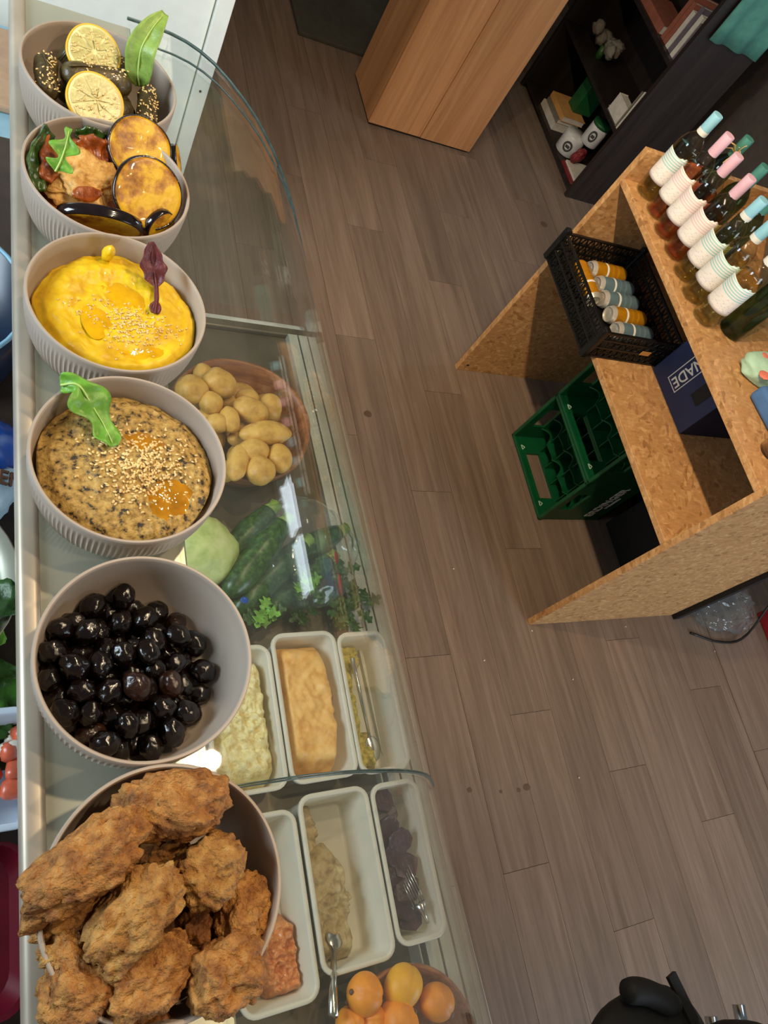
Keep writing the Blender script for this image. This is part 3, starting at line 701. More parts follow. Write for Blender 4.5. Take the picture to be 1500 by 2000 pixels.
# bowl of grilled vegetables ----------------------------------------------
B2 = (BX, BY[4])
def disc_veg(name, c, nrm, r, th, mats, label, cat, group, squash=1.0, seed=0, spin=0):
    z = Vector(nrm).normalized(); x = Vector((0, 0, 1)).cross(z).normalized(); y = z.cross(x)
    x, y = x * math.cos(spin) + y * math.sin(spin), y * math.cos(spin) - x * math.sin(spin)
    M = frame3(c, x, y); n = 56
    def rr(a): return r * (1 + 0.04 * mnoise.noise(Vector((math.cos(a), math.sin(a), seed))))
    V = []; F = []; rings = [(0.0, th / 2), (0.3, th / 2 - 0.0006), (0.6, th / 2 + 0.0004), (0.85, th / 2), (0.965, th / 2 - 0.0004)]
    for q, h in rings + [(q, -h) for q, h in rings[::-1]]:
        for i in range(n):
            a = 2 * PI * i / n; V.append((rr(a) * q * math.cos(a), rr(a) * q * math.sin(a) * squash, h + 0.0011 * mnoise.noise(Vector((q * 4 * math.cos(a), q * 4 * math.sin(a), seed + h * 100))) * (q < 0.95)))
    for j in range(2 * len(rings) - 1):
        for i in range(n): k = (i + 1) % n; F.append((j * n + i, j * n + k, (j + 1) * n + k, (j + 1) * n + i))
    rt = root(name, c, label, cat, group)
    mk('flesh', xf((V, F), M), mats[0], rt, True)
    V = []; F = []
    sec = [(0.955, 0.5), (1.0, 0.42), (1.02, 0.0), (1.0, -0.42), (0.955, -0.5)]
    for i in range(n):
        a = 2 * PI * i / n
        for q, h in sec: V.append((rr(a) * q * math.cos(a), rr(a) * q * math.sin(a) * squash, h * th))
    m_ = len(sec)
    for i in range(n):
        k = (i + 1) % n
        for j in range(m_): F.append((i * m_ + j, k * m_ + j, k * m_ + (j + 1) % m_, i * m_ + (j + 1) % m_))
    mk('skin', xf((V, F), M), mats[1], rt, True)
    return rt
EG = ('eggplant_flesh', 'eggplant_skin'); gA = 'fried aubergine slices in the vegetable bowl'
disc_veg('aubergine_slice', at(288, 378, 1.352), (0.10, -0.66, 0.74), 0.0395, 0.011, EG, 'large round fried aubergine slice at the right front, fully facing up', 'aubergine', gA, 1.0, 1)
disc_veg('aubergine_slice', at(272, 292, 1.348), (0.05, -0.62, 0.78), 0.037, 0.011, EG, 'fried aubergine slice half hidden behind the large round one', 'aubergine', gA, 1.0, 2)
disc_veg('aubergine_slice', at(196, 432, 1.338), (-0.02, -0.93, -0.36), 0.045, 0.013, EG, 'aubergine slice on edge at the near rim, glossy black skin upward', 'aubergine', gA, 0.6, 3, 0.0)
disc_veg('aubergine_slice', at(310, 440, 1.328), (0.55, -0.75, 0.1), 0.020, 0.010, EG, 'small dark aubergine end piece beside the right bowl wall', 'aubergine', gA, 1.0, 4)
disc_veg('aubergine_slice', at(340, 312, 1.334), (0.9, -0.1, 0.4), 0.018, 0.011, EG, 'aubergine slice at the far right, only its black skin showing', 'aubergine', gA, 1.0, 5)
def strip_veg(name, pts, w, th, mat, label, cat, group=None, up=(0, -0.5, 0.85), seed=0):
    g, ps = leaf_geo(pts, lambda s, sd: w * (0.55 + 0.45 * math.sin(PI * min(1, 0.1 + s * 0.85))), up, ns=26, nt=9, cup=0.25, ripple=0.35, seed=seed, th=th)
    return mk(name, g, mat, None, True, label=label, cat=cat, group=group)
gP = 'charred peppers in the vegetable bowl'
strip_veg('green_pepper', [at(98, 255, 1.356), at(78, 290, 1.354), at(70, 330, 1.348), at(78, 372, 1.340)], 0.0105, 0.004, 'pepper_green', 'charred green pepper curled along the left bowl wall', 'pepper', gP, (0.5, -0.6, 0.6), 1)
strip_veg('green_pepper', [at(150, 270, 1.340), at(180, 267, 1.346), at(212, 278, 1.342)], 0.010, 0.004, 'pepper_green', 'charred green pepper at the far wall behind the red piece', 'pepper', gP, (0, -0.8, 0.6), 2)
strip_veg('red_pepper', [at(104, 270, 1.350), at(98, 310, 1.350), at(92, 352, 1.343)], 0.009, 0.005, 'roast_red', 'narrow roasted red pepper strip beside the green one', 'pepper', gP, (0.4, -0.5, 0.75), 3)
strip_veg('red_pepper', [at(150, 302, 1.338), at(185, 298, 1.342), at(215, 305, 1.338)], 0.017, 0.006, 'roast_red', 'broad roasted red pepper piece behind the mash', 'pepper', gP, (0, -0.75, 0.65), 4)
g = blob(at(160, 352, 1.330), (0.040, 0.036, 0.016), rot(0.25, 0, 0.3), 0.35, 2.2, 5, 4, 0.22, 6.0)
mk('bean_mash', g, 'mash', None, True, label='coarse crumbly bean mash heaped between peppers and aubergine', cat='mash')
mk('roast_slice', blob(at(170, 378, 1.344), (0.018, 0.008, 0.003), rot(0.6, 0.2, 0.5), 0.2, 2, 3, 2), 'roast_red', None, True, label='small browned roast slice lying on the bean mash', cat='vegetable')
mk('vegetable_layer', blob((B2[0], B2[1], BZ + 0.030), (0.068, 0.068, 0.020), None, 0.12, 3, 4, 9, 0.05, 9), 'roast_red', None, True, label='dark roasted vegetables lying underneath, filling the vegetable bowl', cat='vegetable')
leaf('rocket_leaf', [at(108, 335, 1.352), at(118, 315, 1.362), at(128, 285, 1.372), at(136, 250, 1.382)],
     lambda s, sd: 0.0165 * (0.12 + 0.9 * math.sin(PI * min(1, s * 0.9 + 0.08)) ** 0.8) * (0.62 + 0.42 * math.cos(s * 15 + (2.6 if sd > 0 else 3.4))), (-0.1, -0.75, 0.65), 'leaf_green',
     'lobed rocket leaf standing among the grilled vegetables', 'leaf_rib', ns=40, nt=9, cup=0.15, ripple=0.3, seed=7)

# bowl of stuffed vine leaves ----------------------------------------------
B1 = (BX, BY[5])
def roll(p, q, r, label, seed):
    p, q = Vector(p), Vector(q); L = (q - p).length; d = (q - p).normalized(); n = 18; V = []; F = []; m_ = 28
    a = d.cross(Vector((0, 0, 1))).normalized(); b_ = a.cross(d)
    for i in range(m_ + 1):
        s = i / m_; e = (1 - abs(2 * s - 1) ** 7) ** 0.5 if 0 < s < 1 else 0.35
        for k in range(n):
            t = 2 * PI * k / n; rr = r * max(0.35, e) * (1 + 0.10 * mnoise.noise(Vector((s * 3.5, math.cos(t) * 1.5, math.sin(t) * 1.5 + seed))) + 0.05 * math.sin(t * 2 + s * 5 + seed) + 0.05 * mnoise.noise(Vector((s * 16, t * 1.2, seed))))
            V.append(tuple(p + d * L * s + a * rr * math.cos(t) + b_ * rr * math.sin(t)))
    for i in range(m_):
        for k in range(n): w = (k + 1) % n; F.append((i * n + k, i * n + w, (i + 1) * n + w, (i + 1) * n + k))
    F += [tuple(range(n - 1, -1, -1)), tuple(m_ * n + k for k in range(n))]
    rt = root('stuffed_vine_leaf', (p + q) / 2 - Vector((0, 0, r)), label, 'vine leaf', 'stuffed vine leaves in the far bowl')
    mk('leaf_wrap', (V, F), 'vine_leaf', rt, True)
    fold = []
    for i in range(14):
        s = 0.08 + 0.84 * i / 13; t = 1.1 + 1.3 * s
        fold.append(p + d * L * s + (a * math.cos(t) + b_ * math.sin(t)) * r * 1.02)
    mk('leaf_fold', tube(fold, 0.0013, 6), 'vine_leaf', rt, True)
    return p, q, r, a, b_, d, L
rolls = [roll(at(118, 142, 1.344), at(255, 170, 1.342), 0.0165, 'stuffed vine leaf lying across the middle of the bowl', 1),
         roll(at(88, 112, 1.344), at(92, 190, 1.336), 0.0135, 'stuffed vine leaf against the left bowl wall, seeded on top', 2),
         roll(at(288, 178, 1.338), at(286, 250, 1.330), 0.0130, 'stuffed vine leaf against the right bowl wall, thick with seeds', 3),
         roll(at(122, 92, 1.346), at(150, 118, 1.338), 0.0150, 'short stuffed vine leaf under the far lemon slice', 4),
         roll(at(150, 215, 1.322), at(262, 222, 1.322), 0.0150, 'stuffed vine leaf hidden under the near lemon slice', 5),
         roll(at(180, 110, 1.318), at(262, 150, 1.320), 0.0150, 'stuffed vine leaf behind the middle one, mostly hidden', 6),
         roll((B1[0] - 0.045, B1[1] - 0.02, 1.302), (B1[0] + 0.045, B1[1] - 0.028, 1.302), 0.015, 'stuffed vine leaf of the lower layer, nearer side', 7),
         roll((B1[0] - 0.045, B1[1] + 0.02, 1.302), (B1[0] + 0.045, B1[1] + 0.026, 1.302), 0.015, 'stuffed vine leaf of the lower layer, farther side', 8)]
random.seed(9); pts = []
for (ri, lo, hi, cnt) in ((0, 0.3, 0.95, 70), (1, 0.05, 0.98, 60), (2, 0.05, 0.98, 70), (5, 0.2, 0.95, 30)):
    p, q, r, a, b_, d, L = rolls[ri]
    for _ in range(cnt):
        s = random.uniform(lo, hi); t = random.gauss(1.75, 0.5)
        pts.append(tuple(p + d * L * s + (a * math.cos(t) + b_ * math.sin(t)) * (r * 1.04)))
def lemon(c, nrm, r, label, seed):
    rt = disc_veg('lemon_slice', c, nrm, r, 0.0055, ('lemon_pith', 'lemon_rind'), label, 'lemon', 'lemon slices on the stuffed vine leaves', 1.0, seed)
    z = Vector(nrm).normalized(); x = Vector((0, 0, 1)).cross(z).normalized(); y = z.cross(x); M = frame3(c, x, y)
    for k in range(9):
        a0 = 2 * PI * k / 9 + seed; pts_ = [(r * 0.10, 0.5), (r * 0.84, 0.09), (r * 0.87, 0.5), (r * 0.84, 0.91)]
        V = []
        for h in (0.0028, 0.0037):
            for q, f in pts_: a = a0 + 2 * PI / 9 * f; V.append((q * math.cos(a), q * math.sin(a), h))
        F = [(4, 5, 6, 7), (0, 1, 5, 4), (1, 2, 6, 5), (2, 3, 7, 6), (3, 0, 4, 7)]
        mk('segment', xf((V, F), M), 'lemon_flesh', rt)
    return M
M1 = lemon(at(183, 103, 1.358), (0.02, -0.55, 0.83), 0.0315, 'lemon slice leaning on the far vine leaves, seeded', 1)
M2 = lemon(at(186, 199, 1.352), (0.10, -0.50, 0.86), 0.0330, 'lemon slice at the near rim of the vine leaf bowl', 2)
for M_, cnt in ((M1, 70), (M2, 45)):
    for _ in range(cnt):
        a = random.uniform(0, 6.28); q = 0.027 * math.sqrt(random.random()); pts.append(tuple(M_ @ Vector((q * math.cos(a), q * math.sin(a) * (0.9 if M_ is M2 else 0.9) - 0.002, 0.0042))))
seeds('sesame_seeds', pts, 'sesame', 'golden sesame seeds stuck on vine leaves and lemon slices', 0.0036)
leaf('spinach_leaf', [at(272, 168, 1.340), at(270, 140, 1.360), at(276, 95, 1.388), at(298, 55, 1.408), at(322, 26, 1.420)],
     lambda s, sd: 0.0190 * (0.18 + 0.85 * math.sin(PI * min(1, s ** 0.85 * 0.96 + 0.02)) ** 0.9) * (0.95 if sd > 0 else 0.8), (-0.35, -0.8, 0.5), 'leaf_pale',
     'tall pale green leaf standing upright in the vine leaf bowl', 'leaf_rib', ns=34, nt=9, cup=0.45, ripple=0.15, seed=9)

# ------------------------------------------------------------------ inside the display case
DK = 0.76
def rrect(x0, x1, y0, y1, r, n=5):
    out = []
    for cx, cy, a0 in ((x1 - r, y1 - r, 0), (x0 + r, y1 - r, PI / 2), (x0 + r, y0 + r, PI), (x1 - r, y0 + r, 1.5 * PI)):
        for i in range(n + 1): a = a0 + PI / 2 * i / n; out.append((cx + r * math.cos(a), cy + r * math.sin(a)))
    return out
def loft(loops, cap0=True, cap1=True):
    V = []; F = []; n = len(loops[0][0])
    for l, z in loops: V += [(x, y, z) for x, y in l]
    for j in range(len(loops) - 1):
        for i in range(n): k = (i + 1) % n; F.append((j * n + i, j * n + k, (j + 1) * n + k, (j + 1) * n + i))
    if cap0: F.append(tuple(range(n - 1, -1, -1)))
    if cap1: F.append(tuple((len(loops) - 1) * n + i for i in range(n)))
    return V, F
def tub(name, x0, x1, y0, y1, z0, z1, mat, label, group, parent=None, r=0.022):
    w = 0.0025; tp = 0.008; L = []
    def rc(i, z, rr=r): return (rrect(x0 + i, x1 - i, y0 + i, y1 - i, max(0.004, rr - i)), z)
    L = [rc(tp + 0.004, z0), rc(tp + 0.001, z0 + 0.006), rc(0.005, z1 - 0.008), rc(0.0, z1 - 0.006), rc(0.0, z1 - 0.001), rc(0.001, z1), rc(0.006, z1), rc(0.0075, z1 - 0.002), rc(tp + 0.004, z0 + 0.007), rc(tp + 0.010, z0 + 0.004)]
    return sharp(mk(name, loft(L), mat, None, label=label, cat='tub', group=group), 60)
d0 = 1.15; TZ = 0.85; gT = 'food tubs in the display case'
def uvr(u0, u1, v0, v1): return (u0 * d0, u1 * d0, v0 * d0, v1 * d0)
TUBS = dict(A=uvr(.284, .384, .092, .288), B=uvr(.3865, .4875, .094, .302), C=uvr(.4885, .571, .092, .297), D=uvr(.391, .494, -.131, .081), E=uvr(.4975, .574, -.123, .079), F=uvr(.287, .386, -.150, .068))
TL = dict(A='milky plastic tub of pale yellow egg salad', B='milky plastic tub of orange lentil spread', C='milky plastic tub nearly scraped empty of yellow spread', D='milky plastic tub with a little beige spread at one side',
          E='milky plastic tub of dark beetroot slices', F='milky plastic tub with a rest of carrot salad')
for k, (x0, x1, y0, y1) in TUBS.items(): tub('food_tub', x0, x1, y0, y1, DK + 0.0005, TZ, 'tub_plastic', TL[k], gT)
def heap(name, k, fx, fy, rx, ry, z0, z1, mat, label, rough_=0.35, seed=0, lump=0.008, cat='food', lf=60, rz=0.0):
    x0, x1, y0, y1 = TUBS[k]; cx = x0 + (x1 - x0) * fx; cy = y0 + (y1 - y0) * fy
    X0, X1, Y0, Y1 = x0 + 0.010, x1 - 0.010, y0 + 0.010, y1 - 0.010
    def rf(a):
        c, s = abs(math.cos(a)) / rx, abs(math.sin(a)) / ry; p = 3.6
        r = 1 / (c ** p + s ** p) ** (1 / p); r *= 1 + rough_ * mnoise.noise(Vector((math.cos(a) * 2.2, math.sin(a) * 2.2, seed))) + rough_ * 0.4 * mnoise.noise(Vector((math.cos(a) * 7, math.sin(a) * 7, seed)))
        for _ in range(1):
            cc, ss = math.cos(a), math.sin(a)
            if cc > 1e-6: r = min(r, (X1 - cx) / cc)
            if cc < -1e-6: r = min(r, (X0 - cx) / cc)
            if ss > 1e-6: r = min(r, (Y1 - cy) / ss)
            if ss < -1e-6: r = min(r, (Y0 - cy) / ss)
        return r
    def hf(x, y, q, a): return z0 + (z1 - z0) * (1 - max(0, (q - 0.72) / 0.28) ** 2 * 0.75) + lump * mnoise.noise(Vector((x * lf, y * lf, seed))) + lump * 0.5 * mnoise.noise(Vector((x * lf * 2.7, y * lf * 2.7, seed)))
    return mk(name, mound((cx, cy, z0), rf, hf, 34, 110), mat, None, True, label=label, cat=cat)
heap('egg_salad', 'A', 0.5, 0.5, .054, .112, DK + 0.01, 0.842, 'salad_pale', 'pale yellow chunky egg salad filling the tub by the olives', 0.1, 1, 0.012)
heap('lentil_spread', 'B', 0.42, 0.52, .056, .116, DK + 0.01, 0.846, 'spread_orange', 'smooth orange lentil spread filling most of its tub', 0.14, 2, 0.007, lf=35)
heap('yellow_spread', 'C', 0.20, 0.55, .017, .100, DK + 0.006, 0.812, 'spread_yellow', 'streak of coarse yellow spread along one tub wall', 0.55, 3, 0.010)
heap('yellow_spread', 'C', 0.40, 0.20, .024, .032, DK + 0.006, 0.800, 'spread_yellow', 'clump of yellow spread at the near end by the spoon', 0.6, 4, 0.010)
heap('yellow_spread', 'C', 0.38, 0.88, .030, .022, DK + 0.006, 0.805, 'spread_yellow', 'clump of yellow spread at the far end of the scraped tub', 0.6, 5, 0.010)
heap('beige_spread', 'D', 0.36, 0.36, .036, .082, DK + 0.006, 0.815, 'spread_beige', 'grainy beige spread lying in one half of its tub', 0.30, 6, 0.009)
heap('beige_spread', 'D', 0.22, 0.80, .026, .046, DK + 0.006, 0.788, 'spread_beige', 'thin smear of beige spread at the far tub end', 0.4, 16, 0.006)
heap('carrot_salad', 'F', 0.70, 0.23, .032, .052, DK + 0.006, 0.815, 'carrot_salad', 'small heap of orange carrot salad beside the nugget bowl', 0.35, 7, 0.014)
random.seed(21); gB = 'beetroot slices in the front tub'
x0, x1, y0, y1 = TUBS['E']
beets = [(.30, .90, .80), (.34, .80, .795), (.36, .70, .80), (.50, .62, .805), (.40, .54, .80), (.55, .46, .80), (.38, .40, .795), (.48, .32, .80), (.40, .22, .795), (.50, .14, .79), (.30, .50, .78), (.32, .28, .78), (.30, .66, .782)]
for i, (fx, fy, z) in enumerate(beets):
    c = (x0 + (x1 - x0) * fx, y0 + (y1 - y0) * fy, z + 0.028)
    R = rot(random.uniform(-0.35, 0.35), random.uniform(-0.3, 0.3), random.uniform(-0.6, 0.6)); V = []
    pts_ = [(math.cos(a) * 0.024 * random.uniform(0.8, 1.1), math.sin(a) * 0.020 * random.uniform(0.75, 1.15)) for a in [2 * PI * k / 9 for k in range(9)]]
    for h in (-0.002, 0.002):
        for x, y in pts_: V.append(tuple(Vector(c) + R @ Vector((x, y, h + 0.002 * math.sin(x * 160)))))
    F = [tuple(range(8, -1, -1)), tuple(range(9, 18))] + [(k, (k + 1) % 9, 9 + (k + 1) % 9, 9 + k) for k in range(9)]
    mk('beetroot_slice', (V, F), 'beet', None, label='dark purple beetroot slice in the heap inside the front tub', cat='beetroot', group=gB)
heap('beetroot_heap', 'E', 0.33, 0.52, .030, .106, DK + 0.006, 0.812, 'beet', 'dark beetroot pieces packed under the slices', 0.2, 8, 0.008)
# serving fork lying on the beetroot, spoons in the spreads
fk = root('serving_fork', at(800, 1700, 0.84), 'serving fork with thin tines on the beetroot', 'fork')
fa, fb = at(770, 1660, 0.838), at(835, 1800, 0.838); fd = (fb - fa).normalized(); fs_ = fd.cross(Vector((0, 0, 1))).normalized()
for k in range(6):
    o_ = fs_ * (k - 2.5) * 0.0042
    mk('tine', tube([fa + o_ + fd * (0.03 + 0.004 * k), fa + o_ + fd * 0.085], 0.0008, 5), 'metal_spoon', fk, True)
mk('handle', tube([fa + fd * 0.085, fa + fd * 0.10, fb + fd * 0.002], [0.011, 0.004, 0.003], 8), 'metal_spoon', fk, True)
def spoon(a, b_, label, r=0.0035, bowl=(0.022, 0.014)):
    a, b_ = Vector(a), Vector(b_); d = (a - b_).normalized(); rt = root('serving_spoon', a, label, 'spoon', 'spoons in the tubs')
    mk('spoon_handle', tube([a + d * 0.0, a * 0.5 + b_ * 0.5, b_], [r * 0.7, r, r * 1.3], 8), 'metal_spoon', rt, True)
    x = d; y = x.cross(Vector((0, 0, 1))).normalized(); M = frame3(a + d * bowl[0] * 0.9, x, y)
    g = grid(lambda u, v: (bowl[0] * (2 * u - 1), bowl[1] * (2 * v - 1) * math.sqrt(max(0.0, 1 - (2 * u - 1) ** 2)), 0.006 * (((2 * u - 1) ** 2) + (2 * v - 1) ** 2 * max(0, 1 - (2 * u - 1) ** 2)) - 0.006), 14, 9)
    mk('spoon_bowl', thick(xf(g, M), 0.001), 'metal_spoon', rt, True); return rt
spoon(at(722, 1440, 0.800), at(688, 1285, 0.835), 'steel spoon lying in the scraped yellow spread tub')
spoon(at(652, 1850, 0.822), at(650, 1985, 0.885), 'grey spoon handle sticking out of the beige spread tub', 0.0055)

# potatoes in a wooden bowl
WB = (0.395 * 1.15, 0.662 * 1.15); WR = 0.133
wbp = [(0.060, 0.0), (0.090, 0.010), (0.114, 0.034), (0.128, 0.066), (WR, 0.090), (WR - 0.003, 0.094), (WR - 0.008, 0.092), (0.119, 0.066), (0.104, 0.036), (0.080, 0.016), (0.01, 0.010)]
mk('wooden_bowl', lathe(wbp, 64, (WB[0], WB[1], DK + 0.0005), True, True, lambda r, z, a, j: r * (1 + 0.012 * math.sin(3 * a) + 0.008 * math.sin(7 * a + 1))), 'bowl_wood', None, True, label='wooden bowl heaped with potatoes in the display case', cat='bowl')
pot = [(325, 385, 95, 82, -20), (165, 425, 88, 80, 10), (275, 500, 62, 68, 60), (385, 600, 55, 80, 0), (310, 620, 58, 54, 0), (510, 545, 100, 72, -25), (600, 680, 148, 68, 5), (525, 785, 86, 68, 10), (565, 895, 78, 80, 0),
       (680, 825, 68, 82, 0), (425, 712, 50, 40, 0), (432, 850, 56, 112, -20), (625, 520, 62, 78, 0), (490, 465, 66, 46, 0), (378, 500, 50, 44, 0), (455, 650, 40, 40, 0), (230, 330, 55, 60, 0), (355, 900, 60, 60, 0), (250, 590, 55, 60, 0)]
PLAB = ['large egg-shaped potato at the far side of the heap', 'broad potato at the far left, beside the hummus bowl', 'round potato just below the two farthest ones', 'upright oval potato left of the heap centre', 'potato touching the dip bowl rim at the left', 'big smooth potato right of the heap centre',
        'longest potato, lying crosswise in the middle right', 'rounded potato below the longest one', 'roundest potato at the near edge of the heap', 'potato at the near right under the glare', 'small potato tucked below the heap centre', 'tall slim potato beside the dip bowl at the near left']
for i, (X, Y, a, b_, r_) in enumerate(pot):
    low = i >= 12; z = 0.858 if low else 0.882
    if i in (10, 14, 15): z = 0.850
    p = at(320 + X / 3, 620 + Y / 3, z); k = 3 * 1140
    mk('potato', blob(p, (a / k * 1.16, b_ / k * 1.16, min(a, b_) / k * 1.05), rot(0, 0, math.radians(r_)), 0.10, 1.2, 4, i + 2, 0.02, 4), 'potato', None, True,
       label=PLAB[i] if i < len(PLAB) else 'small new potato half buried at the rim of the potato heap', cat='potato', group='new potatoes in the wooden bowl')
for i, (x, y) in enumerate(((-.06, -.03), (.05, -.05), (.06, .04), (-.03, .06), (0, 0), (-.005, -.075), (.015, .075), (-.08, .02), (.03, -.01))):
    mk('potato', blob((WB[0] + x, WB[1] + y, 0.812 + 0.006 * (i % 3)), (.033, .026, .025), rot(0, 0, i), 0.1, 1.2, 3, i + 40), 'potato', None, True,
       label='new potato of the lower layer, mostly covered by others', cat='potato', group='new potatoes in the wooden bowl')

# courgettes, parsley and cabbage between potatoes and tubs
def courgette(a, b_, r, label, seed, bend=0.0):
    a, b_ = Vector(a), Vector(b_); m_ = (a + b_) / 2 + Vector((0, 0, bend)); ps = bez([a, m_, b_], 26); n = len(ps)
    rt = root('courgette', a - Vector((0, 0, r)), label, 'courgette', 'courgettes in the display case')
    rs = [r * (0.55 + 0.45 * min(1, (i / n) * 5)) * (0.62 + 0.38 * min(1, (n - i) / n * 3)) * (1 + 0.03 * math.sin(i * 0.7 + seed)) for i in range(n)]
    rs[0] = r * 0.25; rs[1] = r * 0.5
    mk('courgette_body', tube(ps, rs, 16), 'zucchini', rt, True)
    d = (b_ - a).normalized(); mk('stem', tube([b_ - d * 0.002, b_ + d * 0.012, b_ + d * 0.022], [r * 0.66, r * 0.42, r * 0.5], 7), 'leaf_pale', rt, True)
courgette(at(400, 1135, 0.810), at(525, 1000, 0.825), 0.026, 'uppermost courgette in the bag, nearest the potatoes', 1)
courgette(at(440, 1165, 0.835), at(552, 1025, 0.847), 0.026, 'courgette lying on top of the others under condensation', 2)
courgette(at(455, 1200, 0.810), at(590, 1065, 0.820), 0.026, 'courgette in the middle of the bagged bunch', 3)
courgette(at(500, 1215, 0.790), at(640, 1095, 0.795), 0.024, 'courgette at the lower edge of the bunch', 4)
courgette(at(545, 1100, 0.785), at(660, 1040, 0.790), 0.024, 'short courgette at the front, beneath the film', 5)
def sprig(name, c, n, spread, L, seed, label, mat='leaf_green', wid=0.014):
    random.seed(seed); rt = root(name, c, label, 'herb', 'parsley sprigs in the display case'); c = Vector(c)
    for k in range(n):
        a = random.uniform(0, 2 * PI); p0 = c + Vector((math.cos(a), math.sin(a), 0)) * spread * random.random() + Vector((0, 0, random.uniform(0, 0.015)))
        d = Vector((math.cos(a), math.sin(a), random.uniform(0.1, 0.7))); l = L * random.uniform(0.7, 1.2)
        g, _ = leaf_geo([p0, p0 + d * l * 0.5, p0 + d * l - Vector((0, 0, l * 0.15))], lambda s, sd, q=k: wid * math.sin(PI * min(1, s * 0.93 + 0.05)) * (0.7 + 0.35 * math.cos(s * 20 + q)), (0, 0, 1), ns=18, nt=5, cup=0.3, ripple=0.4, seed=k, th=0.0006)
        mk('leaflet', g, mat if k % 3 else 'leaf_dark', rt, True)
    return rt
sprig('parsley_sprig', at(582, 1143, 0.835), 9, 0.012, 0.026, 3, 'bright parsley tuft under the window of glare on the glass')
sprig('parsley_sprig', at(505, 1195, 0.82), 9, 0.014, 0.032, 5, 'leafy parsley tuft right beside the olive bowl')
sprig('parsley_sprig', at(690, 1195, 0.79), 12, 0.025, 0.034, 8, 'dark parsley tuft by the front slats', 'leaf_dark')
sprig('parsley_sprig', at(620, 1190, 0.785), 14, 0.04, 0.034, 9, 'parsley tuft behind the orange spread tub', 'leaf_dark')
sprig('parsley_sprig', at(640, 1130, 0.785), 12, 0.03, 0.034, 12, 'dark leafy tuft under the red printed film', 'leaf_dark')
mk('white_cabbage', blob(at(385, 1078, 0.835), (0.070, 0.062, 0.058), rot(0.2, 0.3, 0), 0.10, 1.8, 4, 3, 0.04, 6), 'cabbage', None, True, label='pale green cabbage half hidden behind the dip bowl', cat='cabbage')
# clear bag around the courgettes
bc = at(585, 1090, 0.79)
g = blob((bc.x - 0.012, bc.y, 0.815), (0.118, 0.108, 0.054), rot(0, 0, 0.35), 0.12, 2.2, 5, 6, 0.05, 7)
g = ([(x, y, max(z, DK + 0.001)) for x, y, z in g[0]], g[1])
bg_ = mk('produce_bag', g, 'bag_film', None, True, label='clear crinkled plastic bag wrapped around the courgettes', cat='bag')
for k, (px, py, z, mt, w, h) in enumerate(((664, 1140, 0.82, 'red_plastic', 0.007, 0.020), (657, 1088, 0.826, 'red_plastic', 0.006, 0.012), (478, 1172, 0.845, 'bag_blue', 0.010, 0.006))):
    p = at(px, py, z); mk('bag_print', blob(p, (w, h, 0.0012), rot(0.2, 0.5, 0.1), 0.1, 2, 2, k), mt, bg_, True)

# apricots
AB = (0.490 * 1.15, -0.232 * 1.15); AR = 0.108
apb = [(r * AR / WR, z) for r, z in wbp]
mk('wooden_bowl', lathe(apb, 56, (AB[0], AB[1], DK + 0.0005), True, True), 'bowl_wood', None, True, label='brown wooden bowl of apricots at the bottom of the photo', cat='bowl')
apr = [(713, 1942, .034, .036, 'apricot', 'orange apricot at the left of the bowl, brown crease'), (788, 1926, .040, .036, 'apricot_yellow', 'largest yellow apricot at the far side with a dark spot'), (853, 1957, .033, .034, 'apricot', 'orange apricot at the right bowl edge'),
       (780, 1998, .042, .034, 'apricot', 'big orange apricot in front, cut by the photo edge'), (683, 1995, .024, .026, 'apricot', 'small orange apricot in the lower left of the bowl'), (725, 1992, .028, .026, 'apricot', 'apricot low between the front ones')]
for i, (px, py, a, b_, mt, lb) in enumerate(apr):
    z = 0.868 if i < 4 else 0.852; p = at(px, py, z); V, F = blob(p, (a * 0.76, b_ * 0.76, 0.026), rot(0, 0, i * 0.6), 0.05, 1.2, 4, i); c = Vector(p)
    ax = Vector((math.cos(i * 1.3 + 1.2), math.sin(i * 1.3 + 1.2), 0)); V2 = []
    for v in V:
        q = Vector(v) - c; t = abs(q.dot(ax)) / 0.03; V2.append(tuple(c + q * (1 - 0.07 * math.exp(-(t / 0.09) ** 2) * (1 if q.z > -0.01 else 0))))
    ap = root('apricot', p - Vector((0, 0, 0.03)), lb, 'apricot', 'apricots in the brown bowl'); mk('fruit', (V2, F), mt, ap, True)
    side = Vector((-ax.y, ax.x, 0.35)).normalized(); s0 = c + side * 0.0255
    mk('stem_scar', blob(s0, (0.004, 0.004, 0.003), None, 0.2, 2, 2, i), 'print_brown', ap, True)

# ------------------------------------------------------------------ staff side things (strip at the left)
WT = 0.94
def towel(x0, x1, y0, y1, z, t, seed):
    g = grid(lambda u, v: (x0 + (x1 - x0) * u, y0 + (y1 - y0) * v, z + t + 0.006 * mnoise.noise(Vector((u * 3, v * 4, seed))) + 0.004 * math.sin(v * 9 + u * 2)), 16, 24)
    return thick(g, -t)
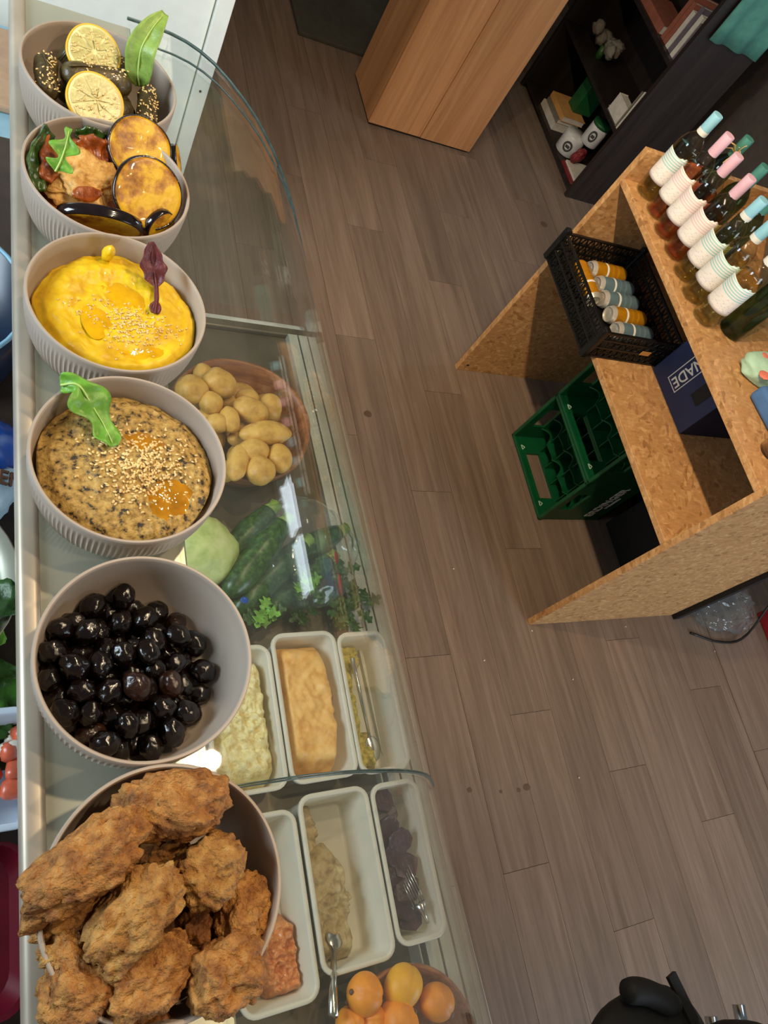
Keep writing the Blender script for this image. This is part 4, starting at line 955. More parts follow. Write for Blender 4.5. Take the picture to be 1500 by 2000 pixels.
# pale blue side table far end
st = root('pale_blue_table', (-0.1, 1.6, 0), 'pale blue side table beyond the staff worktop', 'table')
mk('table_board', bx(-0.5, 0.17, 1.265, 1.90, 0.66, 0.70, 0.004), 'pale_blue', st)
mk('board_joint', bx(-0.5, 0.17, 1.452, 1.458, 0.6985, 0.7012), 'grey_panel', st)
for x in (-0.46, 0.12):
    for y in (1.30, 1.84): mk('leg', bx(x, x + 0.04, y, y + 0.04, 0, 0.66), 'pale_blue', st)
mk('chopping_board', bx(-0.35, 0.16, 1.60, 1.86, 0.701, 0.722, 0.006), 'skin_wood', None, label='beige wooden chopping board at the far end of the blue table', cat='board')
pt = root('navy_pot', (-0.05, 0.80, WT), 'dark navy cooking pot with pale rim on the staff worktop', 'pot')
mk('pot_body', lathe([(0.115, 0), (0.125, 0.01), (0.128, 0.11), (0.124, 0.11), (0.12, 0.012), (0.01, 0.008)], 40, (-0.05, 0.80, WT), True, True), 'pot_navy', pt, True)
mk('pot_rim', lathe([(0.128, 0.108), (0.131, 0.112), (0.128, 0.115), (0.124, 0.112), (0.128, 0.108)], 40, (-0.05, 0.80, WT)), 'pale_blue', pt, True)
bb_ = root('blue_bag', (-0.03, 0.55, WT), 'blue plastic bag with white print on the staff worktop', 'bag')
mk('bag_body', blob((-0.03, 0.575, WT + 0.052), (0.105, 0.075, 0.056), None, 0.18, 2.2, 4, 4, 0.06, 7), 'bag_blue', bb_, True)
mk('bag_front', blob((-0.02, 0.525, WT + 0.046), (0.100, 0.048, 0.050), rot(0.2, 0, 0.1), 0.15, 2.2, 4, 8, 0.05, 7), 'bag_pale', bb_, True)
mk('lettering', text_geo('EN', 0.026, frame3((0.057, 0.520, WT + 0.088), (1, -0.12, -0.35), (0.1, 1, 0.25)), 0.003), 'print_brown', bb_)
sb = root('steel_bowl', (-0.06, 0.385, WT), 'steel bowl holding dark salad leaves behind the counter', 'bowl')
mk('bowl_shell', lathe([(0.06, 0), (0.10, 0.02), (0.128, 0.062), (0.126, 0.063), (0.098, 0.024), (0.01, 0.004)], 40, (-0.06, 0.395, WT), True, True), 'steel', sb, True)
def greens(name, c, n, L, seed, label, mats):
    random.seed(seed); rt = root(name, c, label, 'salad leaves'); c = Vector(c)
    for k in range(n):
        a = random.uniform(0, 2 * PI); q = 0.05 * math.sqrt(random.random()); p0 = c + Vector((q * math.cos(a), q * math.sin(a), random.uniform(0.0, 0.03))); a2 = a + random.uniform(-1, 1)
        d = Vector((math.cos(a2), math.sin(a2), random.uniform(0, 0.4))); l = L * random.uniform(0.7, 1.2)
        g, _ = leaf_geo([p0, p0 + d * l * 0.5, p0 + d * l + Vector((0, 0, -0.01))], lambda s, sd: 0.4 * l * math.sin(PI * min(1, s * 0.9 + 0.06)), (0, 0, 1), ns=14, nt=7, cup=0.3, ripple=0.5, seed=k + seed, th=0.0007)
        mk('leaf_blade', g, mats[k % len(mats)], rt, True)
greens('salad_leaves', (-0.03, 0.375, WT + 0.045), 14, 0.07, 3, 'dark green salad leaves in the steel bowl', ['leaf_dark', 'leaf_dark', 'leaf_green'])
greens('lettuce_head', (-0.02, 0.265, WT + 0.012), 22, 0.075, 7, 'loose green lettuce on the staff worktop beside the steel bowl', ['lettuce', 'lettuce', 'leaf_dark'])
tub('food_tub', -0.16, 0.088, 0.095, 0.228, WT, WT + 0.085, 'tub_white', 'bluish white tub of chopped tomatoes behind the counter', gT, r=0.03)
random.seed(2)
for k in range(26):
    c = (random.uniform(-0.05, 0.068), random.uniform(0.118, 0.205), WT + 0.032 + random.uniform(0, 0.022)); tm = k % 3
    mk('tomato_piece' if tm else 'onion_piece', blob(c, (0.014, 0.012, 0.010), rot(k, k * 2, k), 0.2, 1.5, 2, k, sq=0.7), 'tomato' if tm else 'onion', None, True,
       label='chopped red tomato piece in the bluish tub' if tm else 'chopped white onion piece in the bluish tub', cat='tomato' if tm else 'onion', group='chopped vegetables in the bluish tub')
sharp(mk('serving_tray', loft([(rrect(-0.3, 0.062, -0.075, 0.085, 0.03), WT), (rrect(-0.32, 0.072, -0.085, 0.089, 0.03), WT + 0.045), (rrect(-0.315, 0.067, -0.080, 0.086, 0.03), WT + 0.045), (rrect(-0.29, 0.055, -0.07, 0.08, 0.03), WT + 0.006)]), 'tray_red', None,
      label='burgundy plastic tray at the near end of the staff worktop', cat='tray'), 50)

# ------------------------------------------------------------------ chipboard shelf unit
SX, SY0, SY1 = 1.70, 0.577, 1.630
su = root('chipboard_shelf', (2.05, 1.1, 0), 'shelf unit of raw chipboard panels standing on the floor', 'shelf')
mk('side_panel', bx(SX, 2.40, SY0, SY0 + 0.021, 0, 1.066, 0.0015), 'osb', su)
mk('side_panel', bx(SX, 2.40, SY1, SY1 + 0.021, 0, 1.066, 0.0015), 'osb', su)
mk('shelf_board', bx(SX + 0.001, 2.40, SY0 + 0.021, SY1, 0.627, 0.648, 0.0015), 'osb', su)
mk('shelf_board', bx(SX + 0.001, 2.40, SY0 + 0.021, SY1, 0.9455, 0.9665, 0.0015), 'osb', su)
mk('added_dark_back', bx(2.40, 2.428, SY0 - 0.018, SY1 + 0.021, 0, 1.3), 'black_matt', su)  # black board added to darken the space under the shelves; near edge is an upright
mk('screw', blob((1.735, SY1 - 0.0005, 0.035), (0.007, 0.0015, 0.004), None, 0.1, 2, 2, 1), 'black_plastic', su)
US = 0.9665; LS = 0.648

# wine bottles
def make_bottle(name, glass, wine, cap, lab, band):
    r = root(name, (0, 0, 0))
    pr = [(0.030, 0.0), (0.036, 0.002), (0.0375, 0.008), (0.0375, 0.164), (0.0362, 0.179), (0.031, 0.194), (0.022, 0.206), (0.0155, 0.215), (0.0138, 0.228), (0.0138, 0.262), (0.0148, 0.263), (0.0148, 0.272), (0.013, 0.274)]
    mk('bottle_glass', lathe(pr, 40, (0, 0, 0), True, True), glass, r, True, local=True)
    if wine: mk('wine', lathe([(0.028, 0.006), (0.0335, 0.010), (0.0340, 0.152), (0.0325, 0.170)], 32, (0, 0, 0), True, True), wine, r, True, local=True)
    cp = mk('cap', lathe([(0.0152, 0.216), (0.0156, 0.218), (0.0156, 0.275), (0.0150, 0.278), (0.002, 0.2785)], 28, (0, 0, 0), False, True), cap, r, True, local=True)
    sharp(cp, 40)
    if band: mk('neck_band', lathe([(0.0160, 0.216), (0.0162, 0.217), (0.0162, 0.229), (0.0160, 0.230)], 28, (0, 0, 0)), 'white_print', r, True, local=True)
    if lab:
        def fn(u, v):
            a = (u - 0.5) * math.radians(168); top = 0.148 + 0.0015 * math.sin(u * 9) + 0.007 * math.exp(-((u - 0.72) / 0.06) ** 2) + 0.005 * math.exp(-((u - 0.62) / 0.03) ** 2)
            return (0.0381 * math.cos(a), 0.0381 * math.sin(a), 0.056 + (top - 0.056) * v)
        mk('label', thick(grid(fn, 44, 10), 0.0004), lab, r, True, local=True)
    return r
protoW = make_bottle('wine_bottle', 'bottle_clear', 'wine_white', 'cap_blue', 'label_teal', True)
protoR = make_bottle('wine_bottle', 'bottle_clear', 'wine_rose', 'cap_pink', 'label_pink', False)
bys = [1.5905 - 0.0772 * k for k in range(7)]
bnames = ['white wine bottle with teal label at the far end of the row', 'rosé bottle with pink label next to the farthest white wine', 'rosé bottle with pink label in the middle of the rosé trio', 'rosé bottle with pink label nearest of the rosé trio',
          'white wine bottle with teal label next to the rosé bottles', 'white wine bottle with teal label second from the near end', 'white wine bottle with teal label at the near end of the row']
FACE = math.atan2(-0.62, -0.78)
used = set()
for i, y in enumerate(bys):
    pr_ = protoR if i in (1, 2, 3) else protoW
    if id(pr_) not in used: used.add(id(pr_)); o = pr_
    else: o = copy_tree(pr_)
    o.location = (1.771 + 0.004 * math.sin(i * 2.2), y, US); o.rotation_euler = (0, 0, FACE + 0.06 * math.sin(i * 1.7)); tag(o, bnames[i], 'bottle', 'wine bottles along the front of the shelf')
protoG = make_bottle('green_bottle', 'bottle_green', None, 'cap_teal', None, False)
for i, (x, y, lb) in enumerate(((1.868, 1.535, 'dark green bottle behind the rosé bottles with raffia'), (1.872, 1.43, 'dark green bottle behind the middle rosé bottle'), (1.87, 1.33, 'dark green bottle behind the white wine bottles'), (1.868, 1.098, 'stout green bottle near the right photo edge'))):
    o = protoG if i == 0 else copy_tree(protoG); o.location = (x, y, US); tag(o, lb, 'bottle', 'green bottles in the second row')
random.seed(3)
rf_ = root('raffia_bow', (1.84, 1.51, US + 0.22), 'golden raffia bow tied on a bottle neck', 'bow')
for k in range(9):
    a = random.uniform(0, 6.28); p0 = Vector((1.852, 1.52, US + 0.232)); d = Vector((math.cos(a) * 0.5 - 0.5, math.sin(a) * 0.5 - 0.2, random.uniform(-0.3, 0.8))) * 0.06
    mk('strand', tube([p0, p0 + d * 0.5 + Vector((0, 0, 0.01)), p0 + d], 0.0012, 5), 'raffia', rf_, True)
# folded floral cloth bag and tumbler
fb_ = root('folded_cloth', (1.93, 0.86, US), 'folded blue cloth bag with floral lining on the top shelf', 'cloth')
g = xf(bx(-0.135, 0.135, -0.072, 0.072, 0.001, 0.052, 0.014, 4), Matrix.Translation((1.955, 0.822, US)) @ rot(0, 0, 0.10))
g = join(g, xf(bx(-0.125, 0.13, -0.066, 0.02, 0.050, 0.062, 0.005, 3), Matrix.Translation((1.96, 0.820, US)) @ rot(0, 0, 0.16)))
mk('cloth_fold', g, 'cloth_blue', fb_, True)
g = ([(x, y, max(z, US + 0.001)) for x, y, z in blob((1.95, 0.945, US + 0.026), (0.125, 0.055, 0.032), rot(0, 0, -0.1), 0.12, 1.8, 4, 6, 0.05, 6, 0.7)[0]], ico(4)[1])
lin_ = mk('floral_lining', g, 'floral_mint', fb_, True)
for k, (x, y, mt) in enumerate(((1.850, 0.915, 'floral_coral'), (1.882, 0.935, 'floral_red'), (1.925, 0.945, 'floral_red'), (1.89, 0.975, 'floral_coral'), (1.955, 0.96, 'floral_red'), (1.98, 0.93, 'floral_coral'))):
    mk('flower_print', blob((x, y, US + 0.057 - 0.10 * abs(x - 1.95)), (0.018, 0.015, 0.004), rot(0, -0.15, k), 0.15, 3, 3, k), mt, lin_, True)
mk('drinking_glass', lathe([(0.028, 0), (0.030, 0.004), (0.036, 0.10), (0.0345, 0.10), (0.0285, 0.008), (0.002, 0.006)], 32, (1.795, 0.705, US + 0.0005), True, True), 'glass_tumbler', None, True, label='smoky drinking glass near the front of the top shelf', cat='glass')

# black lattice crate with cans
CX0, CX1, CY0, CY1 = 1.640, 1.972, 1.218, 1.602; CH = 0.112
cr = root('lattice_crate', ((CX0 + CX1) / 2, (CY0 + CY1) / 2, LS), 'black plastic lattice crate of drink cans on the lower shelf', 'crate')
def lattice(p, q, h, outn, nb=13):
    p, q = Vector(p), Vector(q); L = (q - p).length; d = (q - p) / L; gs = []; up = Vector((0, 0, 1)); n = Vector(outn)
    for z in (0.004, 0.045, 0.078, h - 0.004): gs.append(beam(p + up * z, q + up * z, 0.006, 0.006 if z not in (h - 0.004,) else 0.009, n))
    k = int(L / 0.0135)
    for i in range(k + 1): s = L * i / k; gs.append(beam(p + d * s + up * 0.003, p + d * s + up * (h - 0.003), 0.0026, 0.003, n))
    kk = int(L / 0.03)
    for i in range(kk):
        s = L * i / kk; e = min(L, s + 0.06)
        gs.append(beam(p + d * s + up * 0.005, p + d * e + up * (h - 0.006), 0.003, 0.003, n)); gs.append(beam(p + d * e + up * 0.005, p + d * s + up * (h - 0.006), 0.003, 0.003, n))
    return join(*gs)
mk('lattice_wall', lattice((CX0, CY0, LS), (CX0, CY1, LS), CH, (1, 0, 0)), 'black_plastic', cr); mk('lattice_wall', lattice((CX1, CY0, LS), (CX1, CY1, LS), CH, (1, 0, 0)), 'black_plastic', cr)
mk('lattice_wall', lattice((CX0, CY0, LS), (CX1, CY0, LS), CH, (0, 1, 0)), 'black_plastic', cr); mk('lattice_wall', lattice((CX0, CY1, LS), (CX1, CY1, LS), CH, (0, 1, 0)), 'black_plastic', cr)
mk('crate_floor', bx(CX0 + 0.004, CX1 - 0.004, CY0 + 0.004, CY1 - 0.004, LS + 0.0005, LS + 0.034), 'black_plastic', cr)
for x in (CX0, CX1):
    for y in (CY0, CY1):
        mk('corner_post', join(bx(x - 0.010, x + 0.010, y - 0.010, y + 0.010, LS + 0.0005, LS + CH + 0.012, 0.003), bx(x - 0.013, x + 0.013, y - 0.006, y + 0.006, LS + CH - 0.03, LS + CH + 0.006, 0.002)), 'black_plastic', cr)
mk('price_label', bx(1.838, 1.876, CY0 - 0.0055, CY0 - 0.0042, LS + 0.045, LS + 0.062), 'paper_orange', cr)
def make_can(mat):
    r = root('drink_can', (0, 0, 0))   # lying along +x, lid at -x
    pr = [(0.021, -0.074), (0.0235, -0.0735), (0.0245, -0.072), (0.0245, -0.069), (0.0285, -0.060), (0.0285, 0.060), (0.024, 0.070), (0.022, 0.073)]
    Mx = Matrix.Rotation(PI / 2, 4, 'Y')
    mk('can_body', xf(lathe(pr[4:7], 28), Mx), mat, r, True, local=True)
    e1 = mk('can_lid', xf(lathe([(0.001, -0.0705), (0.0205, -0.0705), (0.021, -0.0745), (0.0235, -0.0745), (0.0247, -0.072), (0.0285, -0.0599)], 28, cap0=True), Mx), 'can_end', r, True, local=True); sharp(e1, 50)
    mk('can_base', xf(lathe([(0.024, 0.0698), (0.0215, 0.0735), (0.019, 0.071), (0.002, 0.067)], 28, cap1=True), Mx), 'can_end', r, True, local=True)
    mk('tab', xf(bx(-0.008, 0.008, -0.004, 0.004, -0.0718, -0.0706), Mx), 'can_end', r, local=True)
    if True:
        for q in range(3): mk('print', xf(lathe([(0.02865, -0.02 + q * 0.022), (0.02865, -0.012 + q * 0.022)], 28), Mx), 'white_print' if q == 0 else mat, r, True, local=True)
    return r
cy_, cb_ = make_can('can_yellow'), make_can('can_blue')
cans = [(1.812, 1.520, 0, 'y', 'yellow drink can lying farthest back in the black crate'), (1.818, 1.4600, 0, 'b', 'pale blue drink can lying beside the farthest yellow can'), (1.812, 1.4005, 0, 'b', 'pale blue drink can in the middle of the lying row'),
        (1.818, 1.3405, 0, 'y', 'yellow drink can lying between two pale blue cans'), (1.818, 1.2790, 0, 'b', 'pale blue drink can lying nearest in the black crate'), (1.697, 1.455, -1.5708 + 0.03 + PI, 'y', 'yellow drink can lying crosswise along the crate front wall')]
used = set()
for x, y, rz, k, lb in cans:
    pr_ = cy_ if k == 'y' else cb_
    if id(pr_) not in used: used.add(id(pr_)); o = pr_
    else: o = copy_tree(pr_)
    o.location = (x, y, LS + 0.0342 + 0.0288); o.rotation_euler = (0, 0, rz); tag(o, lb, 'can', 'drink cans in the black crate')

# blue carton standing on end
bxr = root('blue_carton', (2.05, 1.08, LS), 'dark blue drinks carton with white framed lettering on the lower shelf', 'box')
mk('carton', bx(1.938, 2.19, 0.961, 1.206, LS + 0.0005, 0.935, 0.002), 'box_blue', bxr)
Mb = frame3((1.9375, 1.115, 0.795), (0, 0, -1), (0, -1, 0))
mk('lettering', text_geo('BIONADE', 0.050, Mb, 0.0004, 0.92), 'white_print', bxr)
z0_, z1_, ya, yb = 0.688, 0.902, 1.086, 1.144; tk = 0.0028
mk('print_frame', join(bx(1.937, 1.938, ya, ya + tk, z0_, z1_), bx(1.937, 1.938, yb - tk, yb, z0_, z1_), bx(1.937, 1.938, ya + tk, yb - tk, z0_, z0_ + tk), bx(1.937, 1.938, ya + tk, yb - tk, z1_ - tk, z1_)), 'white_print', bxr)
mk('grip_hole', bx(1.9368, 1.9379, 1.003, 1.047, 0.737, 0.83), 'black_matt', bxr)
# green beer crates lying on their sides under the shelf
def beer_crate(z0, label):
    X0, X1, Y0, Y1, hh, w = 1.885, 2.185, 0.978, 1.342, 0.286, 0.009
    r = root('beer_crate', ((X0 + X1) / 2, (Y0 + Y1) / 2, z0), label, 'crate', 'green beer crates under the shelf')
    z1 = z0 + hh
    # floor-side and far/near walls with grip holes, top wall, closed bottom at the back
    def wall_z(z): # horizontal wall with a grip hole near the opening
        hx0, hx1, hy0, hy1 = X0 + 0.030, X0 + 0.095, Y0 + 0.085, Y1 - 0.085
        return join(bx(X0, hx0, Y0, Y1, z, z + w), bx(hx1, X1, Y0, Y1, z, z + w), bx(hx0, hx1, Y0, hy0, z, z + w), bx(hx0, hx1, hy1, Y1, z, z + w))
    def wall_y(y):
        hx0, hx1, a, b_ = X0 + 0.030, X0 + 0.090, z0 + 0.085, z1 - 0.085
        return join(bx(X0, hx0, y, y + w, z0 + w, z1 - w), bx(hx1, X1, y, y + w, z0 + w, z1 - w), bx(hx0, hx1, y, y + w, z0 + w, a), bx(hx0, hx1, y, y + w, b_, z1 - w))
    mk('crate_wall', wall_z(z0 + 0.0005), 'crate_green', r); mk('crate_wall', wall_z(z1 - w), 'crate_green', r)
    mk('crate_wall', wall_y(Y0), 'crate_green', r); mk('crate_wall', wall_y(Y1 - w), 'crate_green', r)
    mk('crate_bottom', bx(X1 - w, X1, Y0, Y1, z0, z1), 'crate_green', r)
    rim = join(bx(X0 - 0.006, X0 + 0.012, Y0 - 0.004, Y1 + 0.004, z0 + 0.0005, z0 + 0.012, 0.004), bx(X0 - 0.006, X0 + 0.012, Y0 - 0.004, Y1 + 0.004, z1 - 0.012, z1, 0.004),
               bx(X0 - 0.006, X0 + 0.012, Y0 - 0.004, Y0 + 0.010, z0, z1, 0.004), bx(X0 - 0.006, X0 + 0.012, Y1 - 0.010, Y1 + 0.004, z0, z1, 0.004))
    mk('crate_rim', rim, 'crate_green', r)
    for k in range(3):   # wavy bottle dividers set back in the crate
        zz = z0 + hh * (k + 1) / 4
        g = grid(lambda u, v: (X0 + 0.085 + 0.020 * abs(math.sin(u * 5 * PI)) * (1 - v) + (X1 - X0 - 0.10) * v, Y0 + w + (Y1 - Y0 - 2 * w) * u, zz + 0.014 * math.sin(u * 5 * PI)), 41, 4)
        mk('bottle_divider', thick(g, 0.004), 'crate_green', r)
    for k in range(4):
        yy = Y0 + (Y1 - Y0) * (k + 1) / 5
        mk('bottle_divider', bx(X0 + 0.10, X1 - w, yy - 0.002, yy + 0.002, z0 + w, z1 - w), 'crate_green', r)
    for yy in (Y0 + 0.06, Y1 - 0.06):
        for zz, s in ((z0 + 0.0135, 1), (z1 - 0.0135, -1)):
            tri = [Vector((X0 + 0.016, yy - 0.010, zz)), Vector((X0 + 0.016, yy + 0.010, zz)), Vector((X0 + 0.030, yy, zz))]
            mk('triangle_mark', join(*[beam(tri[i], tri[(i + 1) % 3], 0.0025, 0.0025) for i in range(3)]), 'floral_mint', r)
    Mt = frame3((2.100, Y0 - 0.0006, z0 + hh / 2), (0, 0, 1), (-1, 0, 0))
    mk('lettering', text_geo('ERDINGER', 0.048, Mt, 0.0006, 0.98), 'white_print', r)
    Mt = frame3((2.132, Y0 - 0.0006, z0 + hh / 2), (0, 0, 1), (-1, 0, 0))
    mk('lettering', text_geo('WEISSBRÄU', 0.016, Mt, 0.0006), 'white_print', r)
    return r
beer_crate(0.0, 'green beer crate lying on its side on the floor'); beer_crate(0.2865, 'green beer crate lying on top of the lower crate')

bbx = root('black_box', (2.3, 0.78, 0), 'black storage box in the dark under the shelf', 'box')
mk('box_body', bx(2.215, 2.395, 0.605, 0.965, 0.0, 0.34, 0.006), 'black_matt', bbx); mk('lid', bx(2.21, 2.398, 0.602, 0.968, 0.341, 0.36, 0.004), 'black_matt', bbx)
# ------------------------------------------------------------------ things beyond
wc = root('white_cabinet', (0.1, 1.9, 0), 'tall white cabinet with framed front beyond the counter end', 'cabinet')
mk('carcass', bx(-0.6, 0.568, 1.95 + 0.02, 2.42, 0, 1.9), 'cabinet_white', wc)
mk('front_panel', bx(-0.6, 0.530, 1.957, 1.97, 0, 1.9), 'cabinet_white', wc)
mk('frame_strip', bx(0.534, 0.574, 1.945, 1.975, 0, 1.9, 0.002), 'cabinet_white', wc)
mk('screw', bx(0.550, 0.556, 1.9435, 1.945, 0.64, 0.646), 'dark_gap', wc)
ws = root('pine_box', (1.87, 3.1, 0), 'tall box of warm pine boards standing on the floor', 'box')
mk('board', bx(1.592, 1.866, 2.965, 2.985, 0.012, 1.25, 0.002), 'pine_board', ws); mk('board', bx(1.870, 2.150, 2.965, 2.985, 0.010, 1.25, 0.002), 'pine_board', ws)
mk('board', bx(1.592, 1.612, 2.986, 3.290, 0.012, 1.25, 0.002), 'pine_board', ws); mk('board', bx(2.130, 2.150, 2.986, 3.290, 0.012, 1.25, 0.002), 'pine_board', ws)
mk('board', bx(1.612, 2.130, 3.270, 3.290, 0.012, 1.25, 0.002), 'pine_board', ws); mk('board', bx(1.592, 2.150, 2.965, 3.290, 1.251, 1.27, 0.002), 'pine_board', ws)
mk('plinth', bx(1.60, 2.142, 2.972, 3.284, 0.0, 0.012), 'dark_wood', ws)
mk('floor_mat', bx(1.335, 2.3, 3.46, 4.1, 0.0005, 0.02, 0.004), 'grey_mat', None, label='dark grey mat on the floor behind the pine box', cat='mat')
bc_ = root('dark_bookcase', (2.9, 3.3, 0), 'dark brown open bookcase full of odds and ends', 'bookcase')
mk('side_board', bx(2.73, 3.10, 2.850, 2.872, 0, 1.5), 'dark_wood', bc_); mk('side_board', bx(2.73, 3.10, 3.70, 3.722, 0, 1.5), 'dark_wood', bc_)
mk('back_board', bx(3.085, 3.10, 2.872, 3.70, 0, 1.5), 'dark_wood', bc_)
for z in (0.03, 0.38, 0.74, 1.10, 1.478): mk('shelf_board', bx(2.735, 3.085, 2.872, 3.70, z, z + 0.02), 'dark_wood', bc_)
def book(x0, x1, y0, y1, z0, z1, cover, label, flat=False):
    r = root('book', ((x0 + x1) / 2, (y0 + y1) / 2, z0), label, 'book', 'books and papers in the bookcase')
    if flat:
        mk('cover', join(bx(x0, x1, y0, y1, z0, z0 + 0.002), bx(x0, x1, y0, y1, z1 - 0.002, z1), bx(x0, x0 + 0.002, y0, y1, z0 + 0.002, z1 - 0.002)), cover, r)
        mk('pages', bx(x0 + 0.003, x1 - 0.003, y0 + 0.003, y1 - 0.003, z0 + 0.002, z1 - 0.002), 'paper', r)
    else:
        mk('cover', join(bx(x0, x1, y0, y0 + 0.002, z0, z1), bx(x0, x1, y1 - 0.002, y1, z0, z1), bx(x0, x0 + 0.002, y0 + 0.002, y1 - 0.002, z0, z1)), cover, r)
        mk('pages', bx(x0 + 0.003, x1 - 0.003, y0 + 0.002, y1 - 0.002, z0 + 0.003, z1 - 0.003), 'paper', r)
book(2.76, 2.92, 3.30, 3.50, 0.0505, 0.085, 'paper', 'pale book lying at the bottom of the bookcase', True)
book(2.77, 2.92, 3.31, 3.49, 0.0855, 0.110, 'book_grey', 'grey book lying second in the low stack', True)
book(2.78, 2.93, 3.30, 3.50, 0.1105, 0.140, 'paper_orange', 'orange book lying on top of the low stack', True)
book(2.738, 2.90, 2.885, 3.05, 0.0505, 0.066, 'paper_red', 'red edged magazine lying at the bookcase floor', True)
book(2.750, 2.90, 2.895, 3.04, 0.0665, 0.078, 'paper', 'white printed leaflet on the red magazine', True)
for i, (c, z, h, r, lb) in enumerate((((2.80, 3.15), 0.0505, 0.11, 0.062, 'white jar with dark emblem in the lowest compartment'), ((2.85, 3.10), 0.162, 0.12, 0.05, 'white tin with green lid standing on the jar'))):
    rt = root('storage_jar', (c[0], c[1], z), lb, 'jar', 'jars in the bookcase')
    mk('jar_body', lathe([(r * 0.9, 0), (r, 0.006), (r, h - 0.01), (r * 0.92, h)], 28, (c[0], c[1], z), True, True), 'mug_white', rt, True)
    if i: mk('lid', lathe([(r * 1.02, h - 0.012), (r * 1.02, h + 0.004), (r * 0.98, h + 0.006)], 28, (c[0], c[1], z), True, True), 'tin_green', rt, True)
    a0 = math.atan2(-0.72, -0.69)
    def em(u, v):
        a = a0 + 0.42 * (0.62 + 0.38 * v) * math.cos(2 * PI * u); return (c[0] + r * 1.010 * math.cos(a), c[1] + r * 1.010 * math.sin(a), z + h * (0.5 + 0.26 * (0.62 + 0.38 * v) * math.sin(2 * PI * u)))
    mk('emblem', thick(grid(em, 28, 3, True), 0.001), 'print_dark', rt); mk('emblem', thick(grid(lambda u, v: (c[0] + r * 1.010 * math.cos(a0 + (u - 0.5) * 0.4), c[1] + r * 1.010 * math.sin(a0 + (u - 0.5) * 0.4), z + h * (0.42 + 0.14 * v)), 8, 3), 0.001), 'print_dark', rt)
mk('red_pouch', blob((2.79, 3.03, 0.120), (0.038, 0.024, 0.042), rot(0.2, 0, 0.4), 0.3, 1.8, 4, 4, 0.08, 5, 0.8), 'paper_red', None, True, label='small dark red pouch beside the white jar', cat='pouch')
mk('green_box', bx(2.86, 2.98, 3.36, 3.44, 0.142, 0.30, 0.004), 'tin_green', None, label='green tin box standing at the back of the lowest compartment', cat='box')
book(2.765, 2.84, 2.96, 3.06, 0.4005, 0.402, 'paper', 'pale card lying at the front of the second shelf', False)
book(2.738, 2.93, 2.884, 2.892, 0.4005, 0.60, 'paper', 'thin pale booklet standing at the near side board', False); book(2.738, 2.93, 2.900, 2.908, 0.4005, 0.59, 'book_grey', 'thin grey booklet standing next to the pale one', False)
book(2.745, 2.80, 2.915, 3.03, 0.4005, 0.49, 'paper', 'square pale notebook standing on the second shelf', False)
rt = root('paper_flowers', (2.85, 3.45, 0.40), 'bunch of greyish white paper flowers on the second shelf', 'flowers')
random.seed(6)
for k in range(9):
    mk('bloom', blob((2.84 + random.uniform(-0.06, 0.06), 3.45 + random.uniform(-0.10, 0.10), 0.47 + random.uniform(-0.03, 0.05)), (0.036, 0.036, 0.026), rot(k, k, k), 0.35, 2.5, 3, k), 'book_grey', rt, True)
mk('stems', tube([(2.85, 3.45, 0.40), (2.85, 3.45, 0.46)], 0.02, 8), 'leaf_dark', rt, True)
gk = 'books and papers in the bookcase'
for i in range(6):
    book(2.76, 2.92, 2.89 + i * 0.030, 2.915 + i * 0.030, 0.7605, 0.93 + 0.02 * (i % 3), ['book_violet', 'paper', 'book_violet', 'paper', 'book_brick', 'book_brick'][i],
         ['violet book at the near end of the third shelf', 'pale book second on the third shelf', 'violet book third on the third shelf', 'pale book fourth on the third shelf', 'brick red book fifth on the third shelf', 'brick red book sixth on the third shelf'][i])
book(2.75, 2.93, 3.08, 3.34, 0.7605, 0.80, 'book_brick', 'brick red volume lying behind the standing books', True)
mk('paper_sheet', bx(2.76, 2.95, 3.50, 3.66, 0.7605, 0.764), 'paper', None, label='white paper sheet on the third shelf at the far end', cat='paper')
# teal cloth over the bookcase end, grey picture leaning behind the bottles
g = grid(lambda u, v: (2.78 + 0.30 * u, 2.835 - 0.012 * math.sin(u * 14) * (1 - v) - 0.004, 0.92 + 0.60 * v), 30, 8)
mk('teal_cloth', thick(g, 0.005), 'cloth_teal', None, True, label='teal cloth hanging at the near end of the bookcase', cat='cloth')
mk('grey_board', xf(bx(-0.2, 0.2, -0.006, 0.006, 0, 0.36, 0.002), Matrix.Translation((2.20, 1.40, US + 0.002)) @ rot(-0.12, 0, 0.9)), 'book_grey', None, label='grey board leaning behind the wine bottles', cat='board')

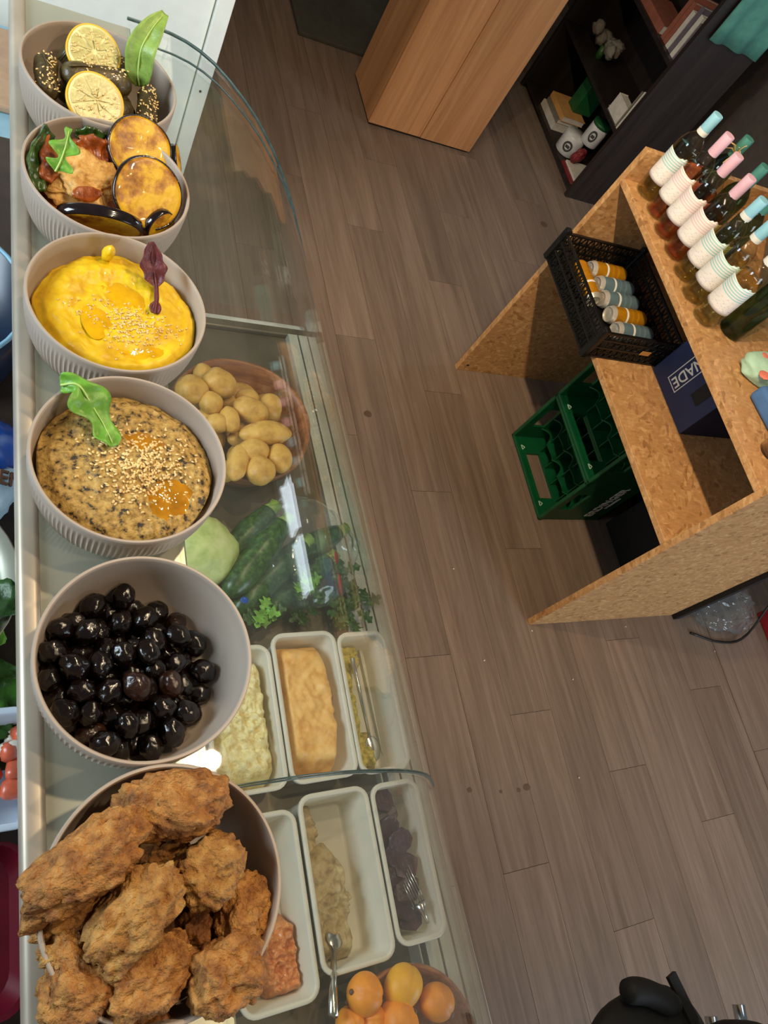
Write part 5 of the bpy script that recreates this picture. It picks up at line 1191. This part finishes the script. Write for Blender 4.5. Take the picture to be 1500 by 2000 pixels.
# ------------------------------------------------------------------ things at the right edge
g = blob((2.63, 0.575, 0.06), (0.16, 0.10, 0.062), None, 0.2, 2.5, 5, 5, 0.12, 6, ridge=0.15); g = ([(x, y, max(z, 0.001)) for x, y, z in g[0]], g[1])
mk('plastic_bag', g, 'bag_film', None, True, label='crumpled clear plastic bag on the floor behind the shelf unit', cat='bag')
mk('grey_bin', bx(2.52, 2.84, 0.68, 0.98, 0.0, 0.62, 0.01), 'grey_panel', None, label='grey bin standing behind the shelf unit', cat='bin')
mk('cable', tube(bez([(2.46, 0.500, 0.006), (2.60, 0.455, 0.006), (2.74, 0.462, 0.02), (2.84, 0.575, 0.14), (2.875, 0.66, 0.30)], 20), 0.005, 6), 'black_plastic', None, True, label='black cable curling past the plastic bag', cat='cable')
mk('red_crate', join(bx(2.895, 3.25, 0.22, 0.56, 0, 0.22, 0.006)), 'red_plastic', None, label='red plastic crate on the floor at the right photo edge', cat='crate')
# black chair in the lower right corner
ch = root('black_chair', (1.36, -0.56, 0), 'black padded chair with metal tubes at the lower right corner', 'chair')
SZ = 0.45
mk('seat', blob((1.33, -0.60, SZ - 0.02), (0.185, 0.20, 0.045), None, 0.03, 1, 4, 1, sq=0.75), 'black_matt', ch, True)
mk('armrest', tube(bez([at(1222, 1935, SZ + 0.03), at(1262, 1938, SZ + 0.032), at(1320, 1965, SZ + 0.03)], 10), [0.022, 0.026, 0.027, 0.027, 0.027, 0.027, 0.027, 0.027, 0.026, 0.02], 14), 'black_matt', ch, True)
a_, b_ = at(1310, 1903, SZ + 0.02), at(1345, 1975, SZ + 0.02)
mk('strap', beam(a_, b_ + (b_ - a_) * 0.3, 0.026, 0.010), 'black_matt', ch)
mk('backrest', blob((1.50, -0.66, SZ + 0.10), (0.04, 0.17, 0.13), rot(0, 0.15, 0.1), 0.03, 1, 4, 3, sq=0.75), 'black_matt', ch, True)
mk('pedestal', lathe([(0.20, 0.0), (0.20, 0.012), (0.03, 0.03), (0.025, 0.05), (0.025, SZ - 0.06)], 28, (1.42, -0.86, 0.0), True, True), 'black_plastic', ch, True)
for (px, py, q) in ((1388, 1985, 0.0), (1442, 1962, 0.0)):
    p = at(px, py, SZ); mk('metal_tube', tube([p, p + Vector((-0.03, -0.13, 0.0))], 0.014, 14), 'chrome' , ch, True)
# ------------------------------------------------------------------ lamp row above the glass
tr = root('lamp_rail', (0.55, 0.64, 2.52), 'black ceiling rail carrying the warm counter spots', 'lamp')
mk('rail', bx(0.535, 0.565, -0.4, 1.7, 2.52, 2.55), 'black_plastic', tr)
for p, aim, e, cone in LAMPS:
    hd = mk('lamp_head', lathe([(0.008, 0.12), (0.008, 0.09), (0.034, 0.085), (0.036, 0.02), (0.034, 0.02), (0.032, 0.08), (0.004, 0.084)], 24, p, True, False), 'black_plastic', tr, True)
